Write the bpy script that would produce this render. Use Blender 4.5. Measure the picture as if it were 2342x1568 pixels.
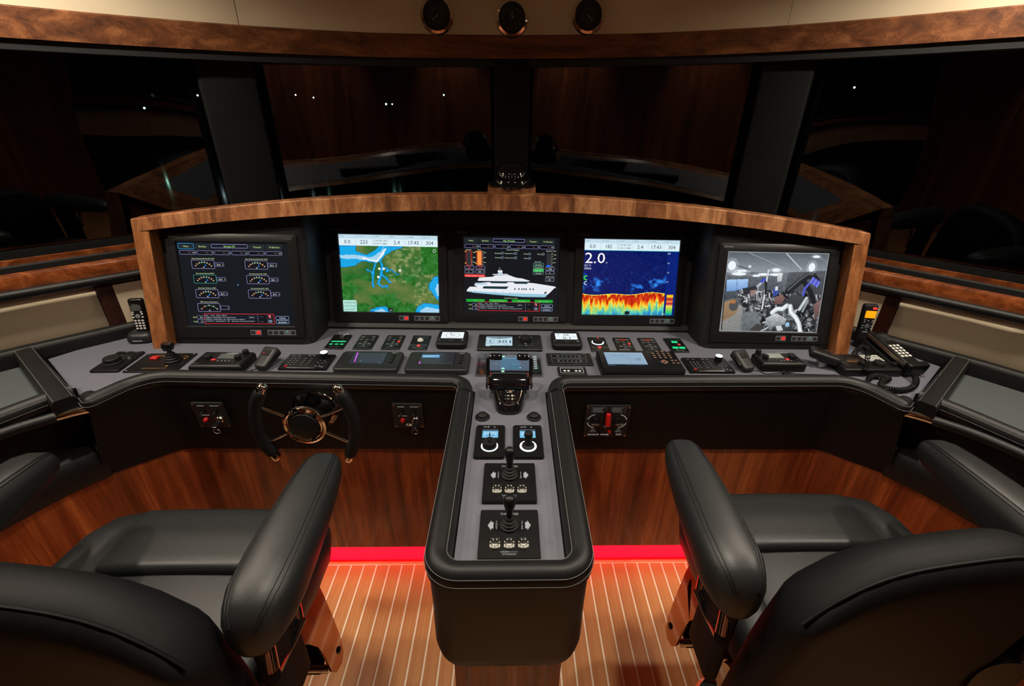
import bpy, bmesh, math, random
import numpy as np
from mathutils import Vector, Matrix
random.seed(7)
RNG = np.random.default_rng(7)
scene = bpy.context.scene
for o_ in list(bpy.data.objects):
    bpy.data.objects.remove(o_)
COL = scene.collection

# ------------------------------------------------------------------ camera
CAM_POS = Vector((-0.005, 0.0, 1.80))
PITCH, YAW, ROLL = 0.4704, 0.0418, 0.0291
FWD = Vector((math.sin(YAW) * math.cos(PITCH), math.cos(YAW) * math.cos(PITCH), -math.sin(PITCH)))
_rt = Vector((math.cos(YAW), -math.sin(YAW), 0)); _up = _rt.cross(FWD)
RGT = _rt * math.cos(ROLL) + _up * math.sin(ROLL)
UPV = _up * math.cos(ROLL) - _rt * math.sin(ROLL)
cam_data = bpy.data.cameras.new('camera')
cam_data.sensor_width = 36.0
cam_data.lens = 1037.8 * 36.0 / 2342.0
cam_data.shift_x = -(1203.7 - 1171.0) / 2342.0
cam_data.clip_start = 0.02
cam_data.clip_end = 500
cam = bpy.data.objects.new('camera', cam_data); COL.objects.link(cam)
M = Matrix((RGT, UPV, -FWD)).transposed().to_4x4(); M.translation = CAM_POS
cam.matrix_world = M
scene.camera = cam

# ------------------------------------------------------------------ world, exposure
world = bpy.data.worlds.new('night_sky'); scene.world = world
world.use_nodes = True
bgn = world.node_tree.nodes['Background']
bgn.inputs[0].default_value = (0.010, 0.016, 0.035, 1); bgn.inputs[1].default_value = 0.03
vs = scene.view_settings
vs.view_transform = 'Standard'; vs.look = 'None'; vs.gamma = 1.0; vs.use_curve_mapping = False
vs.exposure = 0.0
LAMP_W = 85.0          # power of one ceiling downlight

# ------------------------------------------------------------------ colour helpers
def s2l(c):
    c = c / 255.0
    return c / 12.92 if c <= 0.04045 else ((c + 0.055) / 1.055) ** 2.4
def rgb(r, g, b): return (s2l(r), s2l(g), s2l(b), 1.0)

MATS = {}
def _new(name):
    m = bpy.data.materials.new(name); m.use_nodes = True
    nt = m.node_tree; b = nt.nodes['Principled BSDF']
    MATS[name] = m
    return m, nt, b
def mat(name, col, rough=0.5, metal=0.0, spec=0.5, bump=0.0, bscale=400.0, vary=0.0, coat=0.0, emit=None, estr=1.0):
    if name in MATS: return MATS[name]
    m, nt, b = _new(name)
    b.inputs['Base Color'].default_value = col; b.inputs['Roughness'].default_value = rough
    b.inputs['Metallic'].default_value = metal; b.inputs['Specular IOR Level'].default_value = spec
    if coat: b.inputs['Coat Weight'].default_value = coat; b.inputs['Coat Roughness'].default_value = 0.08
    tc = nt.nodes.new('ShaderNodeTexCoord')
    if bump:
        n = nt.nodes.new('ShaderNodeTexNoise'); n.inputs['Scale'].default_value = bscale; n.inputs['Detail'].default_value = 3
        nt.links.new(tc.outputs['Object'], n.inputs['Vector'])
        bp = nt.nodes.new('ShaderNodeBump'); bp.inputs['Strength'].default_value = bump; bp.inputs['Distance'].default_value = 0.001
        nt.links.new(n.outputs['Fac'], bp.inputs['Height']); nt.links.new(bp.outputs['Normal'], b.inputs['Normal'])
    if vary:
        n = nt.nodes.new('ShaderNodeTexNoise'); n.inputs['Scale'].default_value = 6.0; n.inputs['Detail'].default_value = 5
        nt.links.new(tc.outputs['Object'], n.inputs['Vector'])
        r = nt.nodes.new('ShaderNodeMapRange'); r.inputs['To Min'].default_value = rough - vary; r.inputs['To Max'].default_value = rough + vary
        nt.links.new(n.outputs['Fac'], r.inputs['Value']); nt.links.new(r.outputs['Result'], b.inputs['Roughness'])
    if emit is not None:
        b.inputs['Emission Color'].default_value = emit; b.inputs['Emission Strength'].default_value = estr
    return m

def wood(name, dark, mid, light, axis='X', scale=1.0, rough=0.3, coat=0.3, patch=0.0, patch_axis='X', patch_w=0.13):
    """fine-grained veneer: noise stretched along the grain axis; patch = tone steps between veneer leaves"""
    if name in MATS: return MATS[name]
    m, nt, b = _new(name); L = nt.links.new
    tc = nt.nodes.new('ShaderNodeTexCoord')
    def stretched(sc_g, sc_c):
        mp = nt.nodes.new('ShaderNodeMapping')
        v = [sc_c * scale] * 3; v['XYZ'.index(axis)] = sc_g * scale
        mp.inputs['Scale'].default_value = v
        L(tc.outputs['Object'], mp.inputs['Vector']); return mp
    a = stretched(1.2, 26.0); n1 = nt.nodes.new('ShaderNodeTexNoise'); n1.inputs['Scale'].default_value = 1.0
    n1.inputs['Detail'].default_value = 6; n1.inputs['Roughness'].default_value = 0.65; n1.inputs['Distortion'].default_value = 0.6
    L(a.outputs[0], n1.inputs['Vector'])
    c = stretched(9.0, 420.0); n2 = nt.nodes.new('ShaderNodeTexNoise'); n2.inputs['Scale'].default_value = 1.0; n2.inputs['Detail'].default_value = 2
    L(c.outputs[0], n2.inputs['Vector'])
    mx = nt.nodes.new('ShaderNodeMath'); mx.operation = 'MULTIPLY_ADD'; mx.inputs[1].default_value = 0.30; L(n2.outputs['Fac'], mx.inputs[0])
    sub = nt.nodes.new('ShaderNodeMath'); sub.operation = 'SUBTRACT'; sub.inputs[1].default_value = 0.15
    L(n1.outputs['Fac'], sub.inputs[0]); L(sub.outputs[0], mx.inputs[2])
    fac = mx.outputs[0]
    if patch:
        sp = nt.nodes.new('ShaderNodeSeparateXYZ'); L(tc.outputs['Object'], sp.inputs[0])
        dv = nt.nodes.new('ShaderNodeMath'); dv.operation = 'DIVIDE'; dv.inputs[1].default_value = patch_w
        L(sp.outputs['XYZ'.index(patch_axis)], dv.inputs[0])
        fl = nt.nodes.new('ShaderNodeMath'); fl.operation = 'FLOOR'; L(dv.outputs[0], fl.inputs[0])
        wn = nt.nodes.new('ShaderNodeTexWhiteNoise'); wn.noise_dimensions = '1D'; L(fl.outputs[0], wn.inputs['W'])
        ad = nt.nodes.new('ShaderNodeMath'); ad.operation = 'MULTIPLY_ADD'; ad.inputs[1].default_value = patch
        s2 = nt.nodes.new('ShaderNodeMath'); s2.operation = 'SUBTRACT'; s2.inputs[1].default_value = patch * 0.5
        L(wn.outputs['Value'], ad.inputs[0]); L(fac, s2.inputs[0]); L(s2.outputs[0], ad.inputs[2]); fac = ad.outputs[0]
    rp = nt.nodes.new('ShaderNodeValToRGB'); e = rp.color_ramp.elements
    e[0].position = 0.30; e[0].color = dark; e[1].position = 0.72; e[1].color = light
    k = e.new(0.50); k.color = mid
    L(fac, rp.inputs['Fac']); L(rp.outputs['Color'], b.inputs['Base Color'])
    b.inputs['Roughness'].default_value = rough
    if coat: b.inputs['Coat Weight'].default_value = coat; b.inputs['Coat Roughness'].default_value = 0.12
    return m

def vcol_mat(name, strength, rough=0.35):
    """material that shows the printed / displayed colours held by the sheet itself"""
    m, nt, b = _new(name); L = nt.links.new
    at = nt.nodes.new('ShaderNodeAttribute'); at.attribute_name = 'Col'
    if strength > 0:
        b.inputs['Base Color'].default_value = (0.004, 0.004, 0.005, 1)
        L(at.outputs['Color'], b.inputs['Emission Color']); b.inputs['Emission Strength'].default_value = strength
    else:
        L(at.outputs['Color'], b.inputs['Base Color'])
    b.inputs['Roughness'].default_value = rough
    return m

M_LEATHER = mat('black_leather', (0.006, 0.006, 0.0065, 1), 0.46, bump=0.35, bscale=700, vary=0.05, spec=0.35)
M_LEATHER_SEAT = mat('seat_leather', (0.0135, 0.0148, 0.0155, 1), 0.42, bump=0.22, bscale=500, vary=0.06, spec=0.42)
M_BACK_SHADED = mat('shaded_back_leather', (0.0025, 0.0028, 0.0036, 1), 0.6, bump=0.3, bscale=600, spec=0.2)  # chair leather darkened: the shadow on the chair backs is in this colour
M_FASCIA = mat('fascia_leather', (0.0035, 0.0033, 0.0032, 1), 0.65, bump=0.4, bscale=600, spec=0.22)
M_STITCH = mat('grey_thread', rgb(104, 104, 102), 0.7)
M_DESK = mat('grey_desk_laminate', rgb(96, 97, 107), 0.55, bump=0.25, bscale=900, spec=0.3)
M_TRAY = mat('grey_green_tray_mat', rgb(76, 82, 82), 0.5, bump=0.2, bscale=900, spec=0.3)
M_BLACK = mat('black_plastic', (0.004, 0.004, 0.0045, 1), 0.4, spec=0.3)
M_MATTE = mat('matte_black', (0.008, 0.008, 0.009, 1), 0.6, bump=0.2, bscale=800, spec=0.35)
M_GLOSSB = mat('gloss_black', (0.005, 0.005, 0.006, 1), 0.08, spec=0.6)
M_RUBBER = mat('black_rubber', (0.006, 0.006, 0.0062, 1), 0.6, spec=0.25)
M_DKGREY = mat('dark_grey_plastic', (0.013, 0.0135, 0.0145, 1), 0.42, spec=0.35)
M_CHROME = mat('chrome', (0.82, 0.80, 0.77, 1), 0.05, 1.0)
M_CHROME_TINTED = mat('reflection_tinted_chrome', (0.52, 0.27, 0.19, 1), 0.07, 1.0)  # chrome bracket; the reflection of its reddish surroundings is put into the colour
M_CHROMED = mat('dark_chrome', (0.48, 0.48, 0.48, 1), 0.06, 1.0)
M_STEEL = mat('brushed_steel', (0.45, 0.45, 0.46, 1), 0.3, 1.0)
M_BRASS = mat('brass_screw', (0.55, 0.36, 0.20, 1), 0.3, 1.0)
M_CREAM = mat('cream_leather', rgb(216, 200, 170), 0.6, bump=0.15, bscale=500, spec=0.3)
M_RED = mat('red_plastic', rgb(176, 22, 24), 0.35)
M_WHITEK = mat('pale_keys', rgb(205, 205, 200), 0.5)
M_LCD = mat('grey_green_lcd', rgb(120, 128, 120), 0.3)
M_LCDDARK = mat('dark_lcd', (0.016, 0.02, 0.02, 1), 0.12)
WD = rgb(62, 30, 14); WM = rgb(112, 62, 32); WL = rgb(168, 106, 62)
M_WOODZ = wood('walnut_upright', WD, WM, WL, 'Z', 1.0, 0.35)
M_WOODX = wood('walnut_along', WD, WM, WL, 'X', 1.0, 0.3)
M_WOODY = wood('walnut_deep', WD, WM, WL, 'Y', 1.0, 0.35)
M_HOOD = wood('walnut_leaves', rgb(92, 54, 32), rgb(142, 90, 56), rgb(190, 136, 92), 'Z', 1.0, 0.32, 0.3, 0.22, 'X', 0.115)
M_CAB = wood('walnut_red', rgb(80, 30, 12), rgb(132, 60, 26), rgb(180, 98, 48), 'Z', 0.75, 0.28, 0.35, 0.10, 'X', 0.31)
M_BEAM = wood('walnut_beam', rgb(58, 30, 14), rgb(104, 60, 32), rgb(150, 96, 56), 'X', 0.8, 0.4)
M_TEAK = wood('teak', rgb(176, 116, 62), rgb(196, 136, 80), rgb(214, 158, 102), 'Y', 1.0, 0.42, 0.0, 0.16, 'X', 0.0553)
M_CAULK = mat('pale_caulking', rgb(246, 232, 206), 0.6)
M_SCREEN = vcol_mat('lit_display', 1.0, 0.25)
M_PRINT = vcol_mat('print', 0.0, 0.5)
M_BACKLIT = vcol_mat('backlit_legend', 0.55, 0.5)

# ------------------------------------------------------------------ object helpers
def link(o, parent=None):
    COL.objects.link(o)
    if parent is not None: o.parent = parent
    return o
def tag(o, label=None, cat=None, group=None, kind=None):
    if label: o['label'] = label
    if cat: o['category'] = cat
    if group: o['group'] = group
    if kind: o['kind'] = kind
    return o
def thing(name, label, cat, loc=(0, 0, 0), rotz=0.0, group=None, mtx=None):
    o = bpy.data.objects.new(name, None); o.empty_display_size = 0.05; COL.objects.link(o)
    if mtx is not None: o.matrix_world = mtx
    else: o.location = loc; o.rotation_euler = (0, 0, rotz)
    return tag(o, label, cat, group)
def copy_tree(o, parent=None):
    c = o.copy(); COL.objects.link(c); c.parent = parent
    for ch in list(o.children): copy_tree(ch, c)
    return c

def fillet(pts, rad, n=6, closed=False):
    """round the corners of a 2-D polyline"""
    out = []; N = len(pts)
    for i, p in enumerate(pts):
        r = rad[i] if isinstance(rad, (list, tuple)) else rad
        if (not closed and i in (0, N - 1)) or r <= 0: out.append((p[0], p[1])); continue
        p = Vector(p[:2]); a = (Vector(pts[i - 1][:2]) - p); b = (Vector(pts[(i + 1) % N][:2]) - p)
        la, lb = a.length, b.length; a.normalize(); b.normalize()
        ang = a.angle(b); t = min(r / math.tan(ang / 2), la * 0.49, lb * 0.49)
        r2 = t * math.tan(ang / 2); bis = (a + b).normalized(); c = p + bis * (r2 / math.sin(ang / 2))
        s = p + a * t - c; e = p + b * t - c
        a0 = math.atan2(s.y, s.x); a1 = math.atan2(e.y, e.x); d = (a1 - a0 + math.pi) % (2 * math.pi) - math.pi
        for k in range(n + 1):
            th = a0 + d * k / n; out.append((c.x + r2 * math.cos(th), c.y + r2 * math.sin(th)))
    return out
def rrect(w, d, r, n=4):
    r = max(min(r, w / 2 - 1e-5, d / 2 - 1e-5), 1e-5)
    out = []
    for (cx, cy, a0) in ((w / 2 - r, d / 2 - r, 0), (-w / 2 + r, d / 2 - r, 90), (-w / 2 + r, -d / 2 + r, 180), (w / 2 - r, -d / 2 + r, 270)):
        for k in range(n + 1):
            a = math.radians(a0 + 90 * k / n); out.append((cx + r * math.cos(a), cy + r * math.sin(a)))
    return out

class MB:
    def __init__(self): self.v = []; self.f = []; self.x = None
    def add(self, vs, fs, x=None):
        b = len(self.v); self.v += [tuple(p) if x is None else tuple(x @ Vector(p)) for p in vs]
        self.f += [tuple(i + b for i in f) for f in fs]; return self
    def box(self, c, s, x=None):
        cx, cy, cz = c; a, b, d = s[0] / 2, s[1] / 2, s[2] / 2
        vs = [(cx + i * a, cy + j * b, cz + k * d) for k in (-1, 1) for j in (-1, 1) for i in (-1, 1)]
        return self.add(vs, [(0, 2, 3, 1), (4, 5, 7, 6), (0, 1, 5, 4), (2, 6, 7, 3), (0, 4, 6, 2), (1, 3, 7, 5)], x)
    def rings(self, R, cap0=True, cap1=True, closed=False, x=None):
        n = len(R[0]); vs = [p for r in R for p in r]; fs = []
        m = len(R)
        for i in range(m if closed else m - 1):
            j = (i + 1) % m
            for k in range(n):
                l = (k + 1) % n; fs.append((i * n + k, i * n + l, j * n + l, j * n + k))
        if not closed:
            if cap0: fs.append(tuple(range(n - 1, -1, -1)))
            if cap1: fs.append(tuple((m - 1) * n + k for k in range(n)))
        return self.add(vs, fs, x)
    def stack(self, w, d, r, layers, c=(0, 0), n=4, x=None):
        """rounded-rectangle layers [(inset, z), ...] bottom to top: plates, keys, housings"""
        R = []
        for ins, z in layers:
            R.append([(c[0] + px, c[1] + py, z) for px, py in rrect(w - 2 * ins, d - 2 * ins, max(r - ins, 0.0002), n)])
        return self.rings(R, x=x)
    def plate(self, w, d, r, z0, z1, bev=0.001, c=(0, 0), n=3, x=None):
        return self.stack(w, d, r, [(0, z0), (0, z1 - bev), (bev, z1)], c, n, x)
    def prism(self, poly, z0, z1, x=None):
        return self.rings([[(p[0], p[1], z0) for p in poly], [(p[0], p[1], z1) for p in poly]], x=x)
    def lathe(self, prof, c=(0, 0, 0), n=24, x=None):
        R = [[(c[0] + r * math.cos(2 * math.pi * k / n), c[1] + r * math.sin(2 * math.pi * k / n), c[2] + z) for k in range(n)] for r, z in prof]
        return self.rings(R, x=x)
    def tube(self, path, r, n=8, closed=False, x=None):
        P = [Vector(p) for p in path]; N = len(P); R = []; nrm = None
        for i, p in enumerate(P):
            if closed: t = P[(i + 1) % N] - P[i - 1]
            else: t = P[min(i + 1, N - 1)] - P[max(i - 1, 0)]
            t.normalize()
            if nrm is None:
                nrm = t.orthogonal().normalized()
            nrm = (nrm - t * nrm.dot(t))
            if nrm.length < 1e-6: nrm = t.orthogonal()
            nrm.normalize(); bn = t.cross(nrm)
            rr = r[i] if isinstance(r, (list, tuple)) else r
            R.append([tuple(p + nrm * rr * math.cos(2 * math.pi * k / n) + bn * rr * math.sin(2 * math.pi * k / n)) for k in range(n)])
        return self.rings(R, closed=closed, x=x)
    def sweep(self, path, prof, closed=False, caps=True):
        """closed 2-D profile [(offset to the left, z)] along a plan path [(x, y)] or [(x, y, dz)]"""
        N = len(path); R = []
        for i in range(N):
            p = Vector(path[i][:2]); dz = path[i][2] if len(path[i]) > 2 else 0.0
            a = Vector(path[i - 1][:2]) if (i > 0 or closed) else None
            b = Vector(path[(i + 1) % N][:2]) if (i < N - 1 or closed) else None
            if a is None: t = (b - p).normalized(); k = 1
            elif b is None: t = (p - a).normalized(); k = 1
            else:
                t1 = (p - a).normalized(); t2 = (b - p).normalized(); t = (t1 + t2).normalized(); k = 1 / max(0.35, t.dot(t1))
            nn = Vector((-t.y, t.x)) * k
            R.append([(p.x + nn.x * o, p.y + nn.y * o, z + dz) for o, z in prof])
        return self.rings(R, caps, caps, closed)
    def sphere(self, c, r, n=16, m=10, x=None, sz=1.0):
        prof = [(max(r * math.sin(math.pi * k / m), 1e-5), -r * sz * math.cos(math.pi * k / m)) for k in range(m + 1)]
        return self.lathe(prof, c, n, x)
    def rbox(self, h, r, n=7, fn=None, x=None):
        """soft rounded block, half sizes h, edge radius r, optional deform fn(x,y,z)->(x,y,z)"""
        def axis(H):
            q = [-H + r * (1 - math.cos(math.pi / 2 * k / 4)) for k in range(5)]
            mid = [(-H + r) + (2 * H - 2 * r) * k / n for k in range(1, n)]
            return q + mid + [-v for v in reversed(q)]
        ax = [axis(H) for H in h]
        vs = {}; V = []; Fs = []
        def key(i, j, k):
            t = (i, j, k)
            if t not in vs:
                q = Vector((ax[0][i], ax[1][j], ax[2][k]))
                c = Vector([max(-(H - r), min(H - r, a)) for a, H in zip(q, h)])
                d = q - c
                if d.length > 1e-9: q = c + d.normalized() * r
                if fn: q = Vector(fn(*q))
                vs[t] = len(V); V.append(q)
            return vs[t]
        nx, ny, nz = (len(a) - 1 for a in ax)
        for i in range(nx):
            for j in range(ny):
                Fs.append((key(i, j, 0), key(i, j + 1, 0), key(i + 1, j + 1, 0), key(i + 1, j, 0)))
                Fs.append((key(i, j, nz), key(i + 1, j, nz), key(i + 1, j + 1, nz), key(i, j + 1, nz)))
        for i in range(nx):
            for k in range(nz):
                Fs.append((key(i, 0, k), key(i + 1, 0, k), key(i + 1, 0, k + 1), key(i, 0, k + 1)))
                Fs.append((key(i, ny, k), key(i, ny, k + 1), key(i + 1, ny, k + 1), key(i + 1, ny, k)))
        for j in range(ny):
            for k in range(nz):
                Fs.append((key(0, j, k), key(0, j, k + 1), key(0, j + 1, k + 1), key(0, j + 1, k)))
                Fs.append((key(nx, j, k), key(nx, j + 1, k), key(nx, j + 1, k + 1), key(nx, j, k + 1)))
        return self.add(V, Fs, x)
    def build(self, name, m, parent=None, smooth=38, loc=None, mtx=None, label=None):
        me = bpy.data.meshes.new(name); me.from_pydata(self.v, [], self.f); me.update()
        bm = bmesh.new(); bm.from_mesh(me); bmesh.ops.recalc_face_normals(bm, faces=bm.faces); bm.to_mesh(me); bm.free()
        me.materials.append(m)
        if smooth:
            me.shade_smooth(); me.set_sharp_from_angle(angle=math.radians(smooth))
        o = link(bpy.data.objects.new(name, me), parent)
        if mtx is not None: o.matrix_local = mtx
        if loc is not None: o.location = loc
        if label: o['label'] = label
        return o

# ------------------------------------------------------------------ flat sheets: displays, legends, print
_TXT = {}
def text_geo(s):
    if s in _TXT: return _TXT[s]
    cu = bpy.data.curves.new('t', 'FONT'); cu.body = s; cu.size = 1.0; cu.resolution_u = 2
    ob = bpy.data.objects.new('t', cu); me = bpy.data.meshes.new_from_object(ob)
    vs = [(v.co.x, v.co.y) for v in me.vertices]; fs = [tuple(p.vertices) for p in me.polygons]
    w = max([v[0] for v in vs], default=0.0)
    bpy.data.objects.remove(ob); bpy.data.curves.remove(cu); bpy.data.meshes.remove(me)
    _TXT[s] = (vs, fs, w); return _TXT[s]
class Sheet:
    """flat coloured artwork; u right, v down, in units of `s` metres, centred on its own origin"""
    def __init__(self, w, h, s, dz=0.00015): self.w, self.h, self.s, self.dz = w, h, s, dz; self.v = []; self.f = []; self.c = []
    def _p(self, u, v, l): return ((u - self.w / 2) * self.s, (self.h / 2 - v) * self.s, l * self.dz)
    def poly(self, pts, col, l=1):
        b = len(self.v); self.v += [self._p(u, v, l) for u, v in pts]
        a = sum(pts[i - 1][0] * pts[i][1] - pts[i][0] * pts[i - 1][1] for i in range(len(pts)))
        idx = list(range(b, b + len(pts)))
        self.f.append(tuple(idx if a < 0 else idx[::-1])); self.c.append(rgb(*col)); return self
    def rect(self, x, y, w, h, col, l=1): return self.poly([(x, y), (x + w, y), (x + w, y + h), (x, y + h)], col, l)
    def rr(self, x, y, w, h, r, col, l=1): return self.poly([(x + w / 2 + p[0], y + h / 2 + p[1]) for p in rrect(w, h, r, 3)], col, l)
    def line(self, pts, t, col, l=1):
        for (x0, y0), (x1, y1) in zip(pts[:-1], pts[1:]):
            d = math.hypot(x1 - x0, y1 - y0) or 1; nx, ny = -(y1 - y0) / d * t / 2, (x1 - x0) / d * t / 2
            self.poly([(x0 + nx, y0 + ny), (x1 + nx, y1 + ny), (x1 - nx, y1 - ny), (x0 - nx, y0 - ny)], col, l)
        return self
    def frame(self, x, y, w, h, t, col, l=1, r=0):
        if r:
            o = [(x + w / 2 + p[0], y + h / 2 + p[1]) for p in rrect(w, h, r, 2)]; self.line(o + [o[0]], t, col, l)
        else:
            self.rect(x, y, w, t, col, l); self.rect(x, y + h - t, w, t, col, l); self.rect(x, y, t, h, col, l); self.rect(x + w - t, y, t, h, col, l)
        return self
    def arc(self, cx, cy, r, a0, a1, t, col, l=1, n=16):
        P = [(cx + r * math.cos(math.radians(a0 + (a1 - a0) * k / n)), cy - r * math.sin(math.radians(a0 + (a1 - a0) * k / n))) for k in range(n + 1)]
        return self.line(P, t, col, l)
    def disc(self, cx, cy, r, col, l=1, n=14, ry=None):
        return self.poly([(cx + r * math.cos(2 * math.pi * k / n), cy + (ry or r) * math.sin(2 * math.pi * k / n)) for k in range(n)], col, l)
    def text(self, x, y, s, size, col, al='L', l=3, wid=None):
        """y is the baseline; size the letter height unit; wid squeezes the line to a width"""
        vs, fs, w = text_geo(s); k = size; kx = size
        if wid and w: kx = wid / w
        x0 = x - (w * kx / 2 if al == 'C' else (w * kx if al == 'R' else 0))
        b = len(self.v); self.v += [self._p(x0 + a * kx, y - c * k, l) for a, c in vs]
        for f in fs: self.f.append(tuple(i + b for i in f)); self.c.append(rgb(*col))
        return self
    def grid(self, x, y, w, h, arr, l=1):
        """arr[h][w][3] of sRGB 0..255 as small cells"""
        H, W = arr.shape[:2]; b = len(self.v)
        for j in range(H + 1):
            for i in range(W + 1): self.v.append(self._p(x + w * i / W, y + h * j / H, l))
        a = np.clip(arr, 0, 255) / 255.0; lin = np.where(a <= 0.04045, a / 12.92, ((a + 0.055) / 1.055) ** 2.4)
        for j in range(H):
            for i in range(W):
                p = b + j * (W + 1) + i; self.f.append((p, p + W + 1, p + W + 2, p + 1))
                q = lin[j, i]; self.c.append((q[0], q[1], q[2], 1.0))
        return self
    def build(self, name, m, parent=None, mtx=None, label=None):
        me = bpy.data.meshes.new(name); me.from_pydata(self.v, [], self.f); me.update()
        at = me.color_attributes.new('Col', 'FLOAT_COLOR', 'CORNER')
        cnt = np.array([len(f) for f in self.f]); cols = np.repeat(np.array(self.c, dtype=np.float32), cnt, axis=0)
        at.data.foreach_set('color', cols.ravel())
        me.materials.append(m); o = link(bpy.data.objects.new(name, me), parent)
        if name in ('legend', 'print', 'gold_print'): o['kind'] = 'stuff'
        if mtx is not None: o.matrix_local = mtx
        if label: o['label'] = label
        return o
def T(x, y, z): return Matrix.Translation((x, y, z))
def RX(a): return Matrix.Rotation(math.radians(a), 4, 'X')
def RY(a): return Matrix.Rotation(math.radians(a), 4, 'Y')
def RZ(a): return Matrix.Rotation(math.radians(a), 4, 'Z')

# ================================================================== THE SETTING
def mir(pts): return [(-p[0],) + tuple(p[1:]) for p in pts]
WOOD_Y = 1.345                     # face of the lower wood front
# ---- floor: teak strips with pale caulking
fl = MB().box((0, 0.05, -0.02), (5.0, 3.5, 0.036)).build('floor', M_CAULK, None, 0); tag(fl, kind='structure')
PW = 0.0553
plank_me = None
for i in range(-39, 40):
    x = i * PW
    if plank_me is None:
        o = MB().plate(PW - 0.0070, 3.06, 0.001, -0.002, 0.0, 0.0004).build('plank', M_TEAK, fl, 0, loc=(x, -0.17, 0.0)); plank_me = o.data
    else:
        o = link(bpy.data.objects.new('plank', plank_me), fl); o.location = (x, -0.17, 0.0)
o = MB().plate(4.6, 0.06, 0.001, -0.002, 0.0, 0.0004).build('border_plank', wood('teak_cross', rgb(196, 140, 88), rgb(214, 160, 108), rgb(230, 182, 130), 'X', 1.0, 0.42, 0.0), fl, 0, loc=(0, 1.395, 0))

# ---- plan of the hull side, left half, from the bow round to the stern (mirrored for the right)
BOW = [(0, 2.35), (-0.3, 2.335), (-0.6, 2.28), (-0.8, 2.21), (-1.0, 2.12), (-1.2, 2.0), (-1.4, 1.86), (-1.6, 1.69), (-1.84, 1.46), (-2.06, 1.2), (-2.24, 0.75), (-2.32, 0.2), (-2.34, -1.6)]
FULL = list(reversed(BOW)) + mir(BOW[1:])
def zbeam(x): return 2.008 + 0.0287 * max(-1.7, min(1.7, x))

# overhead beam
bm_ = MB()
prof = [(0.0, 0.0), (0.0, 0.082), (0.005, 0.087), (0.05, 0.087), (0.05, 0.0)]
bm_.sweep([(x, y, zbeam(x)) for x, y in FULL], prof)
beam = bm_.build('trim_1', M_BEAM); tag(beam, 'dark walnut beam curving over the windscreen', kind='structure')
# dark recess strip under the beam (blind slot)
slot = MB().sweep([(x, y, zbeam(x)) for x, y in FULL], [(0.012, -0.03), (0.012, 0.002), (0.06, 0.002), (0.06, -0.03)]).build('blind_slot', M_MATTE, beam)
# ceiling with cream headliner pieces
ceil_poly = [(x * 1.02, y) for x, y in FULL]
ce = MB().prism(ceil_poly, 2.55, 2.58).build('ceiling', mat('ceiling_cream', rgb(150, 136, 112), 0.7), None, 0); tag(ce, kind='structure')
def split(path, xs):
    out = [[]]; prev = None
    for p in path:
        if prev is not None:
            for x in xs:
                if (prev[0] - x) * (p[0] - x) < 0:
                    t = (x - prev[0]) / (p[0] - prev[0]); q = (x, prev[1] + t * (p[1] - prev[1]))
                    out[-1].append((q[0] - 0.0012, q[1])); out.append([(q[0] + 0.0012, q[1])])
        out[-1].append(p); prev = p
    return out
def dens(path, n=4):
    o = []
    for a, b in zip(path[:-1], path[1:]):
        for k in range(n): o.append((a[0] + (b[0] - a[0]) * k / n, a[1] + (b[1] - a[1]) * k / n))
    return o + [path[-1]]
for seg in split(dens(FULL), (-1.035, 1.055)):
    MB().sweep([(x, y, zbeam(x)) for x, y in seg], [(0.006, 0.085), (0.002, 0.15), (-0.004, 0.26), (-0.012, 0.40), (-0.03, 0.56), (0.03, 0.56), (0.03, 0.085)]).build('headliner_panel', M_CREAM, ce)

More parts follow.
